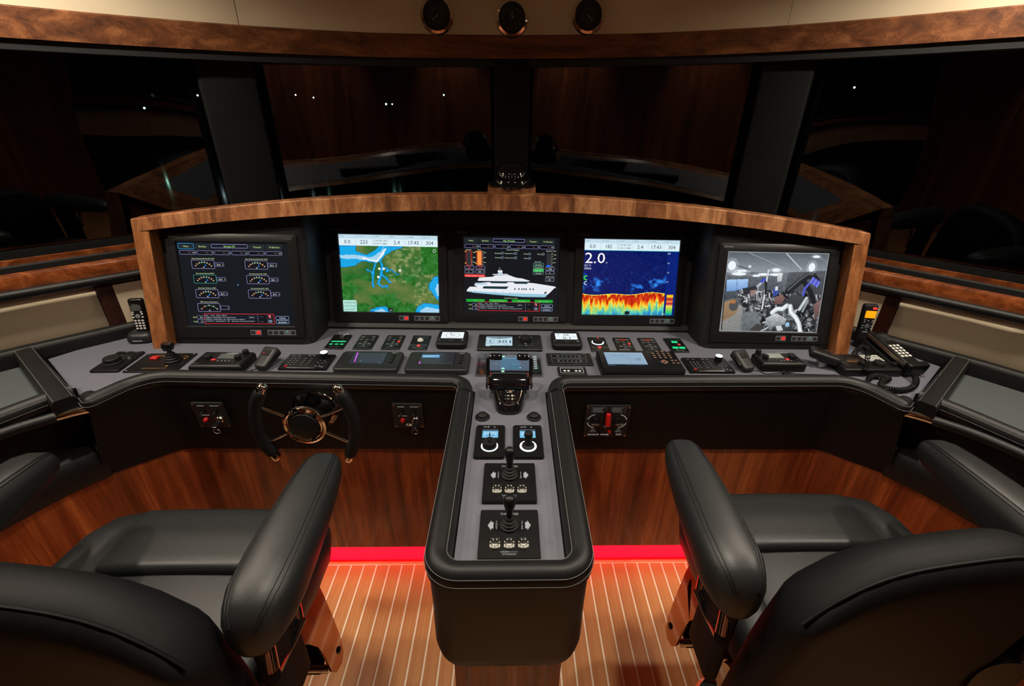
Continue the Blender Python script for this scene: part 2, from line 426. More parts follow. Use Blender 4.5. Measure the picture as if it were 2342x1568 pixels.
# ---- side walls: cream padded panels, dark uprights, walnut sill with handrail
WALL = [(-1.36, 1.94), (-1.59, 1.71), (-1.84, 1.455), (-2.06, 1.2), (-2.24, 0.75), (-2.32, 0.2), (-2.34, -1.6)]
def side(sg):
    nm = 'left' if sg < 0 else 'right'
    path = WALL if sg < 0 else mir(WALL)
    S = lambda prof: [(o * (1 if sg < 0 else -1) * -1, z) for o, z in prof]     # offset outward (away from the room)
    w = MB().sweep(path, S([(0.03, 0.0), (0.03, 1.20), (0.07, 1.20), (0.07, 0.0)])).build('wall_' + nm, M_MATTE); tag(w, kind='structure')
    A, B = Vector((-1.84, 1.455)), Vector((-1.57, 1.73)); d = (B - A).normalized()
    def along(t): p = A + d * t; return (p.x * -sg, p.y) if sg > 0 else (p.x, p.y)
    tp = (Vector((-1.585, 1.715)) - A).length
    pad = [(0.012, 0.96), (0.002, 1.0), (-0.004, 1.06), (-0.002, 1.12), (0.006, 1.148), (0.018, 1.158), (0.03, 1.158), (0.03, 0.96)]
    e = MB().sweep([along(tp + 0.026), along(tp + 0.10), along(tp + 0.30)], S(pad)).build('cream_panel', M_CREAM, w)
    pth = [along(tp - 0.026)] + [along(t) for t in (0.2, 0.1, 0.0)] + [(p[0] * (1 if sg < 0 else -1), p[1]) for p in WALL[3:]]
    MB().sweep(pth, S(pad)).build('cream_panel', M_CREAM, w)
    MB().sweep([along(tp - 0.024), along(tp + 0.024)], S([(0.012, 0.96), (0.012, 1.16), (0.03, 1.16), (0.03, 0.96)])).build('upright', wood('walnut_dark', rgb(40, 16, 9), rgb(58, 25, 14), rgb(80, 38, 22), 'Z', 1.0, 0.3), w)
    # sill
    s = MB().sweep(path, S([(0.0, 1.158), (-0.004, 1.165), (-0.004, 1.236), (0.003, 1.246), (0.05, 1.252), (0.05, 1.158)])).build('trim_2' if sg < 0 else 'trim_3', M_SILL)
    tag(s, kind='structure')
    MB().sweep(path, S([(0.024, 1.248), (0.026, 1.268), (0.034, 1.273), (0.042, 1.268), (0.044, 1.248)])).build('rubber_gasket', M_RUBBER, s)
    MB().sweep(path, S([(0.048, 1.25), (0.048, 1.288), (0.062, 1.288), (0.062, 1.25)])).build('upper_strip', M_SILL, s)
    # handrail tube with brackets
    off = 0.032
    n = []
    for i, p in enumerate(path):
        a = Vector(path[max(i - 1, 0)]); b = Vector(path[min(i + 1, len(path) - 1)]); t = (b - a).normalized(); nn = Vector((-t.y, t.x)) * (1 if sg < 0 else -1)
        q = Vector(p) + nn * off; n.append((q.x, q.y, 1.188))
    rr = thing('wall_handrail', 'black leather-wrapped handrail along the %s walnut sill' % ('port' if sg < 0 else 'starboard'), 'handrail', n[2])
    iv = rr.matrix_world.inverted() if False else Matrix.Translation(-Vector(n[2]))
    MB().tube([iv @ Vector(p) for p in fill3(n)], 0.0165, 12).build('rail', M_LEATHER, rr)
    for k in (1, 4):
        p = iv @ Vector(n[k]); q = Vector(path[k]); q = iv @ Vector((q.x, q.y, 1.188))
        MB().tube([p, p.lerp(q, 1.05)], 0.008, 8).build('bracket', M_CHROME, rr)
    return w
def fill3(P, n=4):
    out = []
    for i in range(len(P) - 1):
        p0 = Vector(P[max(i - 1, 0)]); p1 = Vector(P[i]); p2 = Vector(P[i + 1]); p3 = Vector(P[min(i + 2, len(P) - 1)])
        for k in range(n):
            t = k / n
            out.append(0.5 * ((2 * p1) + (p2 - p0) * t + (2 * p0 - 5 * p1 + 4 * p2 - p3) * t * t + (3 * p1 - p0 - 3 * p2 + p3) * t ** 3))
    return out + [Vector(P[-1])]
M_SILL = wood('walnut_sill', rgb(74, 34, 15), rgb(118, 60, 28), rgb(160, 92, 50), 'X', 0.8, 0.22, 0.4)
side(-1); side(1)

# ---- windows: four panes of dark glass, black frames, black mullions
gm, gnt, gb = _new('night_glass'); L_ = gnt.links.new
gnt.nodes.remove(gb)
g_t = gnt.nodes.new('ShaderNodeBsdfTransparent'); g_t.inputs[0].default_value = (0.55, 0.6, 0.6, 1)
g_g = gnt.nodes.new('ShaderNodeBsdfGlossy'); g_g.inputs['Roughness'].default_value = 0.0; g_g.inputs[0].default_value = (1, 1, 1, 1)
g_f = gnt.nodes.new('ShaderNodeFresnel'); g_f.inputs['IOR'].default_value = 1.55
g_m = gnt.nodes.new('ShaderNodeMixShader')
g_tc = gnt.nodes.new('ShaderNodeTexCoord'); g_n = gnt.nodes.new('ShaderNodeTexNoise'); g_n.inputs['Scale'].default_value = 1.6; g_n.inputs['Detail'].default_value = 0.0
L_(g_tc.outputs['Object'], g_n.inputs['Vector'])
g_b = gnt.nodes.new('ShaderNodeBump'); g_b.inputs['Strength'].default_value = 0.25; g_b.inputs['Distance'].default_value = 0.05
L_(g_n.outputs['Fac'], g_b.inputs['Height']); L_(g_b.outputs['Normal'], g_g.inputs['Normal'])
L_(g_f.outputs[0], g_m.inputs[0]); L_(g_t.outputs[0], g_m.inputs[1]); L_(g_g.outputs[0], g_m.inputs[2])
L_(g_m.outputs[0], gnt.nodes['Material Output'].inputs['Surface'])
RAKE = 0.04
def pane(name, a, b, z0a=1.285, z1=1.99):
    """upright rectangular pane from plan point a to b, foot pushed out by RAKE"""
    a, b = Vector(a), Vector(b); t = (b - a).normalized(); n = Vector((-t.y, t.x))
    if n.dot(a + b) < 0: n = -n
    def P(p, z): q = p + n * RAKE * (z1 - z) / (z1 - z0a); return (q.x, q.y, z)
    c = (a + b) / 2
    za, zb = zbeam(a.x) + 0.0, zbeam(b.x) + 0.0
    vs = [P(a, z0a), P(b, z0a), P(b, zb), P(a, za)]
    dn = Vector((n.x, n.y, 0)) * 0.008
    root = MB().add(vs + [tuple(Vector(v) + dn) for v in vs], [(0, 1, 2, 3), (7, 6, 5, 4), (0, 4, 5, 1), (1, 5, 6, 2), (2, 6, 7, 3), (3, 7, 4, 0)]).build(name, gm, None, 0)
    tag(root, kind='structure')
    fr = MB()
    ins = Vector((-n.x, -n.y, 0)) * 0.006
    V = [Vector(v) + ins for v in vs]
    for i, j, wd in ((0, 1, 0.020), (2, 3, 0.030), (1, 2, 0.014), (3, 0, 0.014)):
        e = (V[j] - V[i]).normalized(); up = Vector((n.x, n.y, 0)).cross(e).normalized()
        q = [V[i] - up * wd, V[j] - up * wd, V[j] + up * wd, V[i] + up * wd]
        o2 = Vector((n.x, n.y, 0)) * 0.018
        fr.add([tuple(p) for p in q] + [tuple(p + o2) for p in q], [(0, 1, 2, 3), (7, 6, 5, 4), (0, 4, 5, 1), (1, 5, 6, 2), (2, 6, 7, 3), (3, 7, 4, 0)])
    fr.build('window_frame', M_RUBBER, root, 0)
    return root
pane('window_1', (-2.24, 1.20), (-1.20, 2.20))
pane('window_2', (-1.12, 2.22), (-0.05, 2.423), 1.30)
pane('window_3', (0.04, 2.423), (1.12, 2.22), 1.30)
pane('window_4', (1.20, 2.20), (2.24, 1.20))
def mullion(name, c, w, ang, par=None):
    m_ = MB().stack(w, 0.06, 0.012, [(0, 1.26), (0, 2.03)], x=None)
    sh = RAKE * 0.9
    nrm = Vector((math.sin(-ang), math.cos(ang)))
    o = MB()
    R = []
    for z in (1.25, 1.5, 1.75, 2.03):
        k = sh * (1.99 - z) / 0.7
        R.append([tuple(Vector((c[0], c[1], z)) + Matrix.Rotation(ang, 3, 'Z') @ Vector((p[0], p[1] + k, 0))) for p in rrect(w, 0.06, 0.014, 4)])
    o.rings(R)
    ob = o.build(name, M_PILLAR); tag(ob, kind='structure'); return ob
M_PILLAR = mat('black_pillar_cover', (0.003, 0.0033, 0.0038, 1), 0.65, bump=0.3, bscale=700, spec=0.2)
mullion('trim_4', (-1.145, 2.135), 0.21, math.radians(30))
mullion('trim_5', (-0.005, 2.385), 0.164, 0.0)
mullion('trim_6', (1.125, 2.135), 0.20, math.radians(-30))
# black dash shelf in front of the windscreen
sh = MB().prism([(-1.45, 1.98), (-1.2, 2.22), (-0.6, 2.42), (0, 2.52), (0.6, 2.42), (1.2, 2.22), (1.45, 1.98), (1.2, 2.03), (-1.2, 2.03)], 1.18, 1.22).build('wall_front', M_MATTE, None, 0); tag(sh, kind='structure')
# ---- stern side: walnut bulkhead behind the helm with a door opening panel
wb = MB().box((0, -1.62, 1.27), (4.7, 0.06, 2.56)).build('wall_back', wood('walnut_bulkhead', rgb(70, 32, 16), rgb(112, 58, 30), rgb(150, 86, 48), 'Z', 0.5, 0.35, 0.2, 0.1, 'X', 0.6), None, 0); tag(wb, kind='structure')
for x in (-1.5, -0.5, 0.5, 1.5):
    MB().plate(0.98, 2.0, 0.004, 0.0, 0.012, 0.003, x=T(x, -1.588, 1.1) @ RX(90)).build('bulkhead_panel', MATS['walnut_bulkhead'], wb)

# ---- ceiling downlights
def downlight(x, y, group, power, label, size=150):
    t = thing('ceiling_downlight', label, 'downlight', (x, y, 2.546), 0, group)
    MB().lathe([(0.030, 0.0), (0.046, 0.0), (0.048, -0.003), (0.046, -0.006), (0.034, -0.008), (0.030, -0.004)], n=28).build('trim_ring', M_CHROME, t)
    MB().lathe([(0.0005, -0.001), (0.030, -0.001), (0.030, 0.003), (0.0005, 0.003)], n=28).build('lens', mat('lamp_lens', (1, 1, 1, 1), 0.4, emit=(1.0, 0.86, 0.66, 1), estr=18.0), t)
    ld = bpy.data.lights.new('downlight_lamp', 'SPOT'); ld.energy = power * LAMP_W; ld.color = (1.0, 0.885, 0.73)
    ld.spot_size = math.radians(size); ld.spot_blend = 0.7; ld.shadow_soft_size = 0.045
    lo = bpy.data.objects.new('downlight_lamp', ld); link(lo, t); lo.location = (0, 0, -0.012)
    if y < 0: lo.rotation_euler = (math.radians(-32), 0, 0)          # wall washers tilted to the bulkhead
for x, y, p, sz_ in ((1.95, 0.86, 1.15, 150), (1.36, 1.32, 0.88, 150), (0.42, 0.78, 0.80, 105), (0.8, -1.10, 1.3, 64)):
    for s in (-1, 1):
        downlight(s * x, y, 'ceiling downlights', p, 'small round chrome-ringed downlight set in the cream ceiling', sz_)

# ================================================================== HELM CONSOLE
def fill2(P, n=5): return [(v.x, v.y) for v in fill3([(p[0], p[1], 0) for p in P], n)]
M_CABY = wood('walnut_red_side', rgb(80, 30, 12), rgb(132, 60, 26), rgb(180, 98, 48), 'Z', 0.75, 0.28, 0.35)
DZ = 0.95                            # grey desk surface
con = thing('helm_console', 'black leather and walnut helm console with grey desk and central pedestal', 'console', (0, 1.35, 0))
C0 = Matrix.Translation((0, -1.35, 0))          # world coordinates -> console local
def cpart(mb, name, m, smooth=38, label=None): return mb.build(name, m, con, smooth, mtx=C0, label=label)
halfL = [(-0.118, 0.622), (-0.118, 1.30), (-0.20, 1.345), (-1.19, 1.355), (-1.30, 1.19), (-1.69, 1.50), (-1.545, 1.735), (-1.36, 1.90), (-1.3, 1.92)]
poly = halfL + [(1.3, 1.92)] + [(-x, y) for x, y in reversed(halfL)][1:]
cpart(MB().prism(poly, DZ - 0.025, DZ), 'desk_top', M_DESK, 0)
RIM = [(0.004, 0.955), (0.000, 0.970), (0.004, 0.986), (0.013, 0.996), (0.024, 1.0), (0.036, 0.998), (0.045, 0.990), (0.050, 0.975), (0.051, 0.940), (0.020, 0.940)]
def rim(path, name='leather_rim', prof=RIM, flip=False):
    p = [(-o, z) for o, z in prof] if flip else prof
    return cpart(MB().sweep(path, p), name, M_LEATHER)
def stitch(path, off, z, r=0.0007, flip=False):
    """row of thread along a leather edge"""
    P = []
    N = len(path)
    for i in range(N):
        p = Vector(path[i][:2]); a = Vector(path[max(i - 1, 0)][:2]); b = Vector(path[min(i + 1, N - 1)][:2]); t = (b - a).normalized()
        nn = Vector((-t.y, t.x)) * (-1 if flip else 1); q = p + nn * off; P.append((q.x, q.y, z))
    cpart(MB().tube(P, r, 5), 'stitching', M_STITCH)
for s in (-1, 1):
    F = (lambda pts: pts) if s < 0 else mir
    fl_ = s > 0
    wing = F(fillet([(-1.322, 1.195), (-1.270, 1.152), (-1.203, 1.318), (-0.176, 1.298), (-0.176, 1.245)], [0, 0.022, 0.10, 0.055, 0], 7))
    rim(wing, flip=fl_)
    stitch(wing, 0.0035, 0.988, flip=fl_); stitch(wing, -0.0012, 0.974, flip=fl_)
    cross = F([(-1.318, 1.194), (-1.50, 1.335), (-1.72, 1.506)])
    CR = [(0.0, 0.952), (0.0, 0.985), (0.006, 0.997), (0.016, 1.001), (0.058, 1.001), (0.068, 0.997), (0.074, 0.985), (0.074, 0.945)]
    rim(cross, 'cross_bar', [(o * 0.8, z) for o, z in CR], flip=fl_)
    stitch(cross, 0.008, 1.0012, flip=fl_); stitch(cross, 0.051, 1.0012, flip=fl_)
    back = F([(-1.40, 1.885), (-1.545, 1.74), (-1.76, 1.525), (-1.82, 1.46), (-2.03, 1.2), (-2.2, 0.75), (-2.27, 0.2)])
    BK = [(0.0, 0.93), (0.0, 0.985), (0.004, 0.997), (0.012, 1.003), (0.036, 1.003), (0.044, 0.997), (0.048, 0.985), (0.048, 0.93)]
    cpart(MB().sweep(back, [(o * (1 if s < 0 else -1), z) for o, z in BK]), 'back_rim', M_LEATHER)
    stitch(back, 0.043, 1.0005, flip=fl_)
    # desk fascia
    top = F([(-1.268, 1.178), (-1.196, 1.333), (-0.165, 1.322)]); bot = F([(-1.36, 1.195), (-1.187, 1.335), (-0.160, 1.333)])
    topc = F(fillet([(-1.268, 1.163), (-1.199, 1.324), (-0.165, 1.304)], [0, 0.10, 0], 6)); botc = F(fillet([(-1.36, 1.195), (-1.187, 1.335), (-0.160, 1.333)], [0, 0.08, 0], 6))
    n = len(topc); Rr = []
    for a, b in zip(topc, botc):
        Rr.append([(a[0], a[1], 0.972), (b[0], b[1], 0.685), (b[0], b[1] + 0.004, 0.672), (b[0], b[1] + 0.03, 0.670), (a[0], a[1] + 0.03, 0.972)])
    cpart(MB().rings(Rr), 'leather_fascia', M_FASCIA)
    # end of the fascia, turning outboard under the tray
    e0, e1 = topc[0], botc[0]
    cpart(MB().add([(e0[0], e0[1], 0.972), (e1[0], e1[1], 0.67), (e1[0] + s * 0.10, e1[1] + 0.14, 0.67), (e0[0] + s * 0.16, e0[1] + 0.14, 0.972)], [(0, 1, 2, 3)]), 'fascia_end', M_FASCIA, 0)
    # tray beside the desk
    tray = F([(-1.36, 1.24), (-1.70, 1.50), (-1.80, 1.46), (-2.03, 1.2), (-2.2, 0.75), (-2.27, 0.2), (-1.88, 0.2), (-1.62, 0.78), (-1.43, 1.13)])
    cpart(MB().prism(tray, 0.925, 0.94), 'tray_mat', M_TRAY, 0)
    tf = F(fill2([(-1.365, 1.236), (-1.445, 1.10), (-1.62, 0.74), (-1.86, 0.2)]))
    rim(tf, 'tray_rim', [(o, z) for o, z in RIM], flip=not fl_)
    stitch(tf, -0.0035, 0.988, flip=fl_); stitch(tf, 0.0012, 0.972, flip=fl_)
    sd = F(fill2([(-1.375, 1.255), (-1.465, 1.11), (-1.645, 0.745), (-1.885, 0.2)]))
    cpart(MB().rings([[(a[0], a[1], 0.985), (a[0] + s * 0.01, a[1], 0.76), (a[0] + s * 0.04, a[1], 0.76), (a[0] + s * 0.04, a[1], 0.985)] for a in sd]), 'side_fascia', M_FASCIA)
    lg = F(fill2([(-1.338, 1.203), (-1.435, 1.06), (-1.60, 0.70), (-1.83, 0.2)]))
    LP = [(0.0, 0.672), (-0.004, 0.70), (0.0, 0.755), (0.012, 0.775), (0.04, 0.783), (0.14, 0.783), (0.14, 0.672)]
    cpart(MB().sweep(lg, [(o * (-1 if s < 0 else 1), z) for o, z in LP]), 'ledge', M_LEATHER)
    # walnut lower wall, outboard legs
    lw = F([(-1.187, 1.345), (-1.362, 1.205), (-1.50, 0.985), (-1.70, 0.60), (-1.9, 0.15)])
    cpart(MB().sweep(lw, [(0, 0.09), (0, 0.672), (0.02 * (-1 if s < 0 else 1), 0.672), (0.02 * (-1 if s < 0 else 1), 0.09)]), 'wood_side', M_CABY, 0)
    # grab rail: chrome end, leather-wrapped tube
    gr = thing('grab_rail', 'leather-wrapped grab rail with chrome end under the %s tray' % ('port' if s < 0 else 'starboard'), 'grab rail', (s * 1.33, 1.19, 0.947))
    iv = Matrix.Translation(-Vector((s * 1.33, 1.19, 0.947)))
    P = [Vector((s * x, y, 0.947)) for x, y in ((1.300, 1.196), (1.330, 1.180), (1.366, 1.152))]
    MB().tube([iv @ p for p in P], 0.0135, 16).build('chrome_end', M_CHROME, gr)
    P = [Vector((s * x, y, z)) for x, y, z in ((1.364, 1.154, 0.947), (1.445, 1.072, 0.947), (1.52, 0.94, 0.947), (1.62, 0.72, 0.947), (1.75, 0.4, 0.947))]
    MB().tube([iv @ p for p in fill3(P)], 0.0165, 14).build('wrapped_tube', M_LEATHER, gr)
# walnut front and toe kick
cpart(MB().box((0, WOOD_Y + 0.01, 0.403), (2.374, 0.02, 0.538)), 'wood_front', M_CAB, 0)
cpart(MB().box((0, 1.41, 0.06), (2.5, 0.02, 0.124)), 'kick_board', M_BLACK, 0)
led = tag(MB().box((0, 1.393, 0.066), (2.36, 0.012, 0.130)).build('led_strip', mat('red_led_diffuser', rgb(120, 10, 20), 0.6, emit=(1.0, 0.003, 0.016, 1), estr=2.7), None, 0), 'glowing red light strip along the foot of the walnut console front', 'light strip')
# pedestal
ped = fillet([(-0.172, 1.33), (-0.172, 0.588), (0.172, 0.588), (0.172, 1.33)], [0, 0.07, 0.07, 0], 8)
def inset(poly, d):
    c = Vector((0, 1.0)); out = []
    for x, y in poly: out.append((x - math.copysign(d, x) if abs(x) > 0.02 else x, y + (d if y < 1.2 else 0)))
    return out
layers = [(0.035, 0.652), (0.014, 0.656), (0.004, 0.668), (0.0, 0.70), (-0.002, 0.82), (0.0, 0.93), (0.002, 0.942)]
cpart(MB().rings([[(x, y, z) for x, y in inset(ped, d)] for d, z in layers]), 'pedestal_body', mat('pedestal_leather', (0.015, 0.0145, 0.0135, 1), 0.5, bump=0.4, bscale=500, vary=0.04))
U = fillet([(-0.177, 1.245), (-0.177, 0.579), (0.177, 0.579), (0.177, 1.245)], [0, 0.075, 0.075, 0], 10)
URIM = [(0.000, 0.945), (-0.001, 0.972), (0.004, 0.986), (0.014, 0.994), (0.024, 0.997), (0.038, 0.992), (0.049, 0.982), (0.055, 0.968), (0.056, 0.945)]
cpart(MB().sweep(U, URIM), 'pedestal_rim', M_LEATHER)
stitch(U, 0.0015, 0.984); stitch(U, -0.0022, 0.966); stitch(U, 0.046, 0.9852)
cpart(MB().box((0, 1.0, 0.326), (0.272, 0.68, 0.652)), 'pedestal_base', M_CAB, 0)

# ================================================================== MONITOR HOOD
M_HOODZ = wood('walnut_post', rgb(98, 56, 30), rgb(136, 82, 46), rgb(172, 114, 70), 'Z', 1.2, 0.35)
M_SOFT = mat('soft_black_vinyl', (0.0085, 0.0085, 0.009, 1), 0.55, bump=0.35, bscale=700, spec=0.4)
M_BEZEL = mat('black_bezel', (0.009, 0.009, 0.010, 1), 0.38, spec=0.4)
M_KEYBAR = mat('grey_key_bar', rgb(70, 72, 74), 0.5, emit=rgb(96, 100, 104), estr=0.28)
M_BTN = mat('dark_membrane_button', (0.014, 0.014, 0.015, 1), 0.5)
M_BTNRED = mat('red_lit_button', rgb(150, 14, 14), 0.5, emit=rgb(255, 50, 48), estr=0.55)
M_LEDG = mat('green_status_light', rgb(10, 120, 60), 0.4, emit=rgb(40, 230, 150), estr=0.9)

def yfront(z): return 1.589 + 0.236 * (z - 0.95)
def ztop(x): return 1.529 - 0.0577 * x * x
def zbot(x): return 1.474 - 0.0525 * x * x
HX, HI = 1.375, 1.318
hood = thing('monitor_hood', 'arched walnut hood framing five monitors on the console', 'monitor hood', (0, 1.6, DZ))
H0 = Matrix.Translation((0, -1.6, -DZ))
def hpart(mb, name, m, smooth=38, label=None): return mb.build(name, m, hood, smooth, mtx=H0, label=label)
DEPTH = 0.36
# arched band (front face, rounded lower edge) running back as the top
xs = [-HX + 2 * HX * k / 48 for k in range(49)]
R = []
for x in xs:
    a, b = ztop(x), zbot(x)
    R.append([(x, yfront(b), b), (x, yfront(a) - 0.001, a - 0.004), (x, yfront(a) + 0.004, a), (x, yfront(a) + 0.06, a), (x, yfront(a) + 0.06, b), (x, yfront(b) + 0.012, b - 0.001)])
hpart(MB().rings(R), 'wood_arch', M_HOOD)
for s in (-1, 1):
    z1 = zbot(HX) + 0.003
    q = []
    for z in (DZ, z1): q.append([(s * HX, yfront(z), z), (s * HI, yfront(z), z), (s * HI, yfront(z) + 0.10, z), (s * HX, yfront(z) + 0.10, z)])
    hpart(MB().rings(q), 'wood_post', M_HOODZ, 0)
    # outer cheek behind the post
    hpart(MB().add([(s * HX, yfront(DZ) + 0.1, DZ), (s * HX, yfront(ztop(HX)) + 0.06, ztop(HX)), (s * HX, yfront(1.4) + DEPTH - 0.05, ztop(HX) - 0.07), (s * HX, yfront(1.4) + DEPTH - 0.05, 1.2), (s * HX, 1.80, DZ)], [(0, 1, 2, 3, 4)]), 'cheek', M_WOODY, 0)
    # soft pod carrying the outer monitor; rounded inner corner
    y_at = lambda z: 1.681 + 0.254 * (z - 1.173) + 0.012
    plan = [(s * 1.318, 0.0)] + [(s * x, dy) for x, dy in ((0.822, 0.0), (0.806, 0.004), (0.793, 0.014), (0.786, 0.028), (0.778, 0.17))] + [(s * 0.80, 0.20), (s * 1.318, 0.20)]
    R = []
    for z in (DZ, DZ + 0.004, 1.05, 1.2, 1.33, None):
        R.append([(x, y_at(z if z else zbot(x)) + d, z if z else zbot(x) - 0.001 - (0.03 if d > 0.1 else 0)) for x, d in plan])
    hpart(MB().rings(R), 'monitor_pod', M_SOFT, 50)
    # padded rounded foot of the pod
    hpart(MB().sweep([(s * 1.315, y_at(DZ) - 0.001), (s * 0.83, y_at(DZ) - 0.001), (s * 0.797, y_at(DZ) + 0.012), (s * 0.78, y_at(DZ) + 0.1)], [(o * (-s), z) for o, z in ((0.0, 0.951), (0.010, 0.953), (0.015, 0.962), (0.010, 0.972), (0.0, 0.976))]), 'pod_piping', M_SOFT)
# centre panel and its padded foot
R = []
for x in (-0.80, 0.80):
    R.append([(x, 1.849 + 0.254 * (z - 1.171) + 0.012, z) for z in (DZ, 1.47)] + [(x, 1.98, 1.47), (x, 1.90, DZ)])
hpart(MB().rings(R), 'centre_panel', M_SOFT, 0)
yb = 1.849 + 0.254 * (DZ - 1.171) + 0.012
hpart(MB().sweep([(-0.80, yb), (0.80, yb)], [(0.0, 0.951), (-0.018, 0.952), (-0.024, 0.962), (-0.014, 0.976), (0.0, 0.982)]), 'panel_roll', M_SOFT)
# underside and top of the hood: black lining below, wood border and grey inset above
xs2 = [-HX + 2 * HX * k / 24 for k in range(25)]
SL = 0.27                                   # the top falls away towards the windscreen
def yt(x): return yfront(ztop(x)) + 0.055
YB = yfront(1.45) + DEPTH
def zt(x, y): return ztop(x) - SL * (y - yt(x))
R = [[(x, yt(x), zbot(x) - 0.001), (x, yt(x), ztop(x) - 0.008), (x, YB, zt(x, YB) - 0.008), (x, YB, zt(x, YB) - 0.03), (x, yt(x) + 0.12, zbot(x) - 0.012)] for x in xs2]
hpart(MB().rings(R), 'hood_lining', M_MATTE, 0)
R = [[(x, yt(x), ztop(x) - 0.009), (x, yt(x), ztop(x) - 0.0005), (x, YB, zt(x, YB) - 0.0005), (x, YB, zt(x, YB) - 0.009)] for x in xs2]
hpart(MB().rings(R), 'wood_top', M_HOOD, 0)
xs3 = [-1.22 + 2.44 * k / 24 for k in range(25)]
Y0, Y1 = yfront(1.45) + 0.12, YB - 0.045
R = [[(x, Y0, zt(x, Y0) - 0.002), (x, Y0, zt(x, Y0) + 0.0015), (x, Y1, zt(x, Y1) + 0.0015), (x, Y1, zt(x, Y1) - 0.002)] for x in xs3]
hpart(MB().rings(R), 'grey_top_inset', M_DESK, 0)
R = [[(x, YB - 0.015, 1.21), (x, YB - 0.015, zt(x, YB) - 0.01), (x, YB - 0.003, zt(x, YB) - 0.01), (x, YB - 0.003, 1.21)] for x in xs2]
hpart(MB().rings(R), 'hood_back', M_MATTE, 0)
for s in (-1, 1):
    g = MB()
    for k in range(5):
        y_ = Y0 + 0.04 + 0.02 * k; g.box((s * 0.34, y_, zt(0.34, y_) + 0.0035), (0.30, 0.012, 0.006))
    hpart(g, 'vent_grille', M_BLACK, 0)

# ================================================================== MONITORS
MW, MH = 0.48, 0.398
def monitor(name, label, c, yaw, sheet_fn, alarm=True):
    th = 0.2491
    ex = Vector((math.cos(yaw), math.sin(yaw), 0)); nh = Vector((-math.sin(yaw), math.cos(yaw), 0))
    ey = Vector((0, 0, math.cos(th))) + nh * math.sin(th); en = ex.cross(ey)
    m = Matrix((ex, ey, en)).transposed().to_4x4(); m.translation = Vector(c) - ey * (MH / 2)
    t = thing(name, label, 'monitor', mtx=m, group=None)
    o = T(0, MH / 2, 0)                                     # centre of the front, z towards the viewer
    SX, SY, SW, SH = 0.0, 0.0065, 0.405, 0.320
    fr = MB()
    outer = [(x, y) for x, y in rrect(MW, MH, 0.008, 3)]; 
    def ring(w, h, r, z, cx=0, cy=0): return [(cx + x, cy + y, z) for x, y in rrect(w, h, r, 3)]
    fr.rings([ring(MW, MH, 0.008, -0.012), ring(MW, MH, 0.008, -0.001), ring(MW - 0.003, MH - 0.003, 0.007, 0.0), ring(SW + 0.006, SH + 0.006, 0.002, 0.0, SX, SY), ring(SW, SH, 0.001, -0.004, SX, SY), ring(SW, SH, 0.001, -0.012, SX, SY)], x=o)
    fr.build('bezel', M_BEZEL, t)
    sh = Sheet(400, 316, SW / 400); sheet_fn(sh)
    sh.build('screen', M_SCREEN, t, o @ T(SX, SY, -0.0065))
    lg = Sheet(480, 398, 0.001); lg2 = Sheet(480, 398, 0.001)
    lg.text(16, 18, 'BÖNING', 9.5, (150, 150, 150)); lg2.text(462, 20, 'AHD 1219', 6, (110, 110, 110), 'R')
    lg.build('logo_print', M_PRINT, t, o @ T(0, 0, 0.0004)); lg2.build('model_print', M_PRINT, t, o @ T(0, 0, 0.0004))
    y0 = -MH / 2 + 0.021
    for (x0, x1) in ((((0.272 - 0.24), (0.314 - 0.24)),) if alarm else ()) + ((0.337 - 0.24, 0.446 - 0.24),):
        kb = MB().plate(x1 - x0, 0.021, 0.002, 0, 0.0012, 0.0003, c=((x0 + x1) / 2, y0), x=o).build('button_bar', M_KEYBAR, t)
        n = 2 if x1 - x0 < 0.06 else 5
        for k in range(n):
            w = (x1 - x0) / n
            if n == 5 and k == 3:
                MB().lathe([(0.0001, 0.0012), (0.002, 0.0012), (0.0015, 0.0022), (0.0001, 0.0024)], n=8, x=o @ T(x0 + w * (k + .5), y0 + 0.006, 0)).build('status_light', M_LEDG, kb); continue
            MB().plate(w * 0.70, 0.0135, 0.001, 0.001, 0.0022, 0.0003, c=(x0 + w * (k + .5), y0), x=o).build('button', M_BTNRED if (n == 2 and k == 1) else M_BTN, kb)
    return t
GT = (215, 235, 200)
def top_tabs(s, title, active):
    s.rect(0, 0, 400, 316, (14, 20, 26), 0)
    for k, (x, w, tx) in enumerate(((4, 56, 'Menu'), (64, 54, 'Bombas'), (256, 58, 'Tanques'), (318, 58, '14 Alarmes'))):
        s.rr(x + (4 if k > 1 else 0), 5, w, 20, 2, (30, 40, 42), 1); s.text(x + w / 2 + (4 if k > 1 else 0), 18.5, tx, 8.5, (205, 225, 150), 'C')
    if active: s.frame(4, 5, 56, 20, 1.6, (40, 140, 205), 2, 3)
    s.frame(123, 7, 132, 13, 1.5, (150, 145, 200), 2, 3); s.text(189, 17.5, title, 9, (170, 235, 130), 'C')
    for k in range(6):
        s.rr(7 + 62.5 * k, 31, 58, 14, 3, (6, 8, 18), 1); s.frame(7 + 62.5 * k, 31, 58, 14, 1.3, (140, 140, 190), 2, 3)
        s.text(7 + 62.5 * k + 30, 41, 'INV', 7, (120, 90, 70), 'L'); s.text(7 + 62.5 * k + 56, 40.5, ('RPM', '°C', 'bar')[(k if k < 3 else 5 - k)], 5.5, GT, 'R')
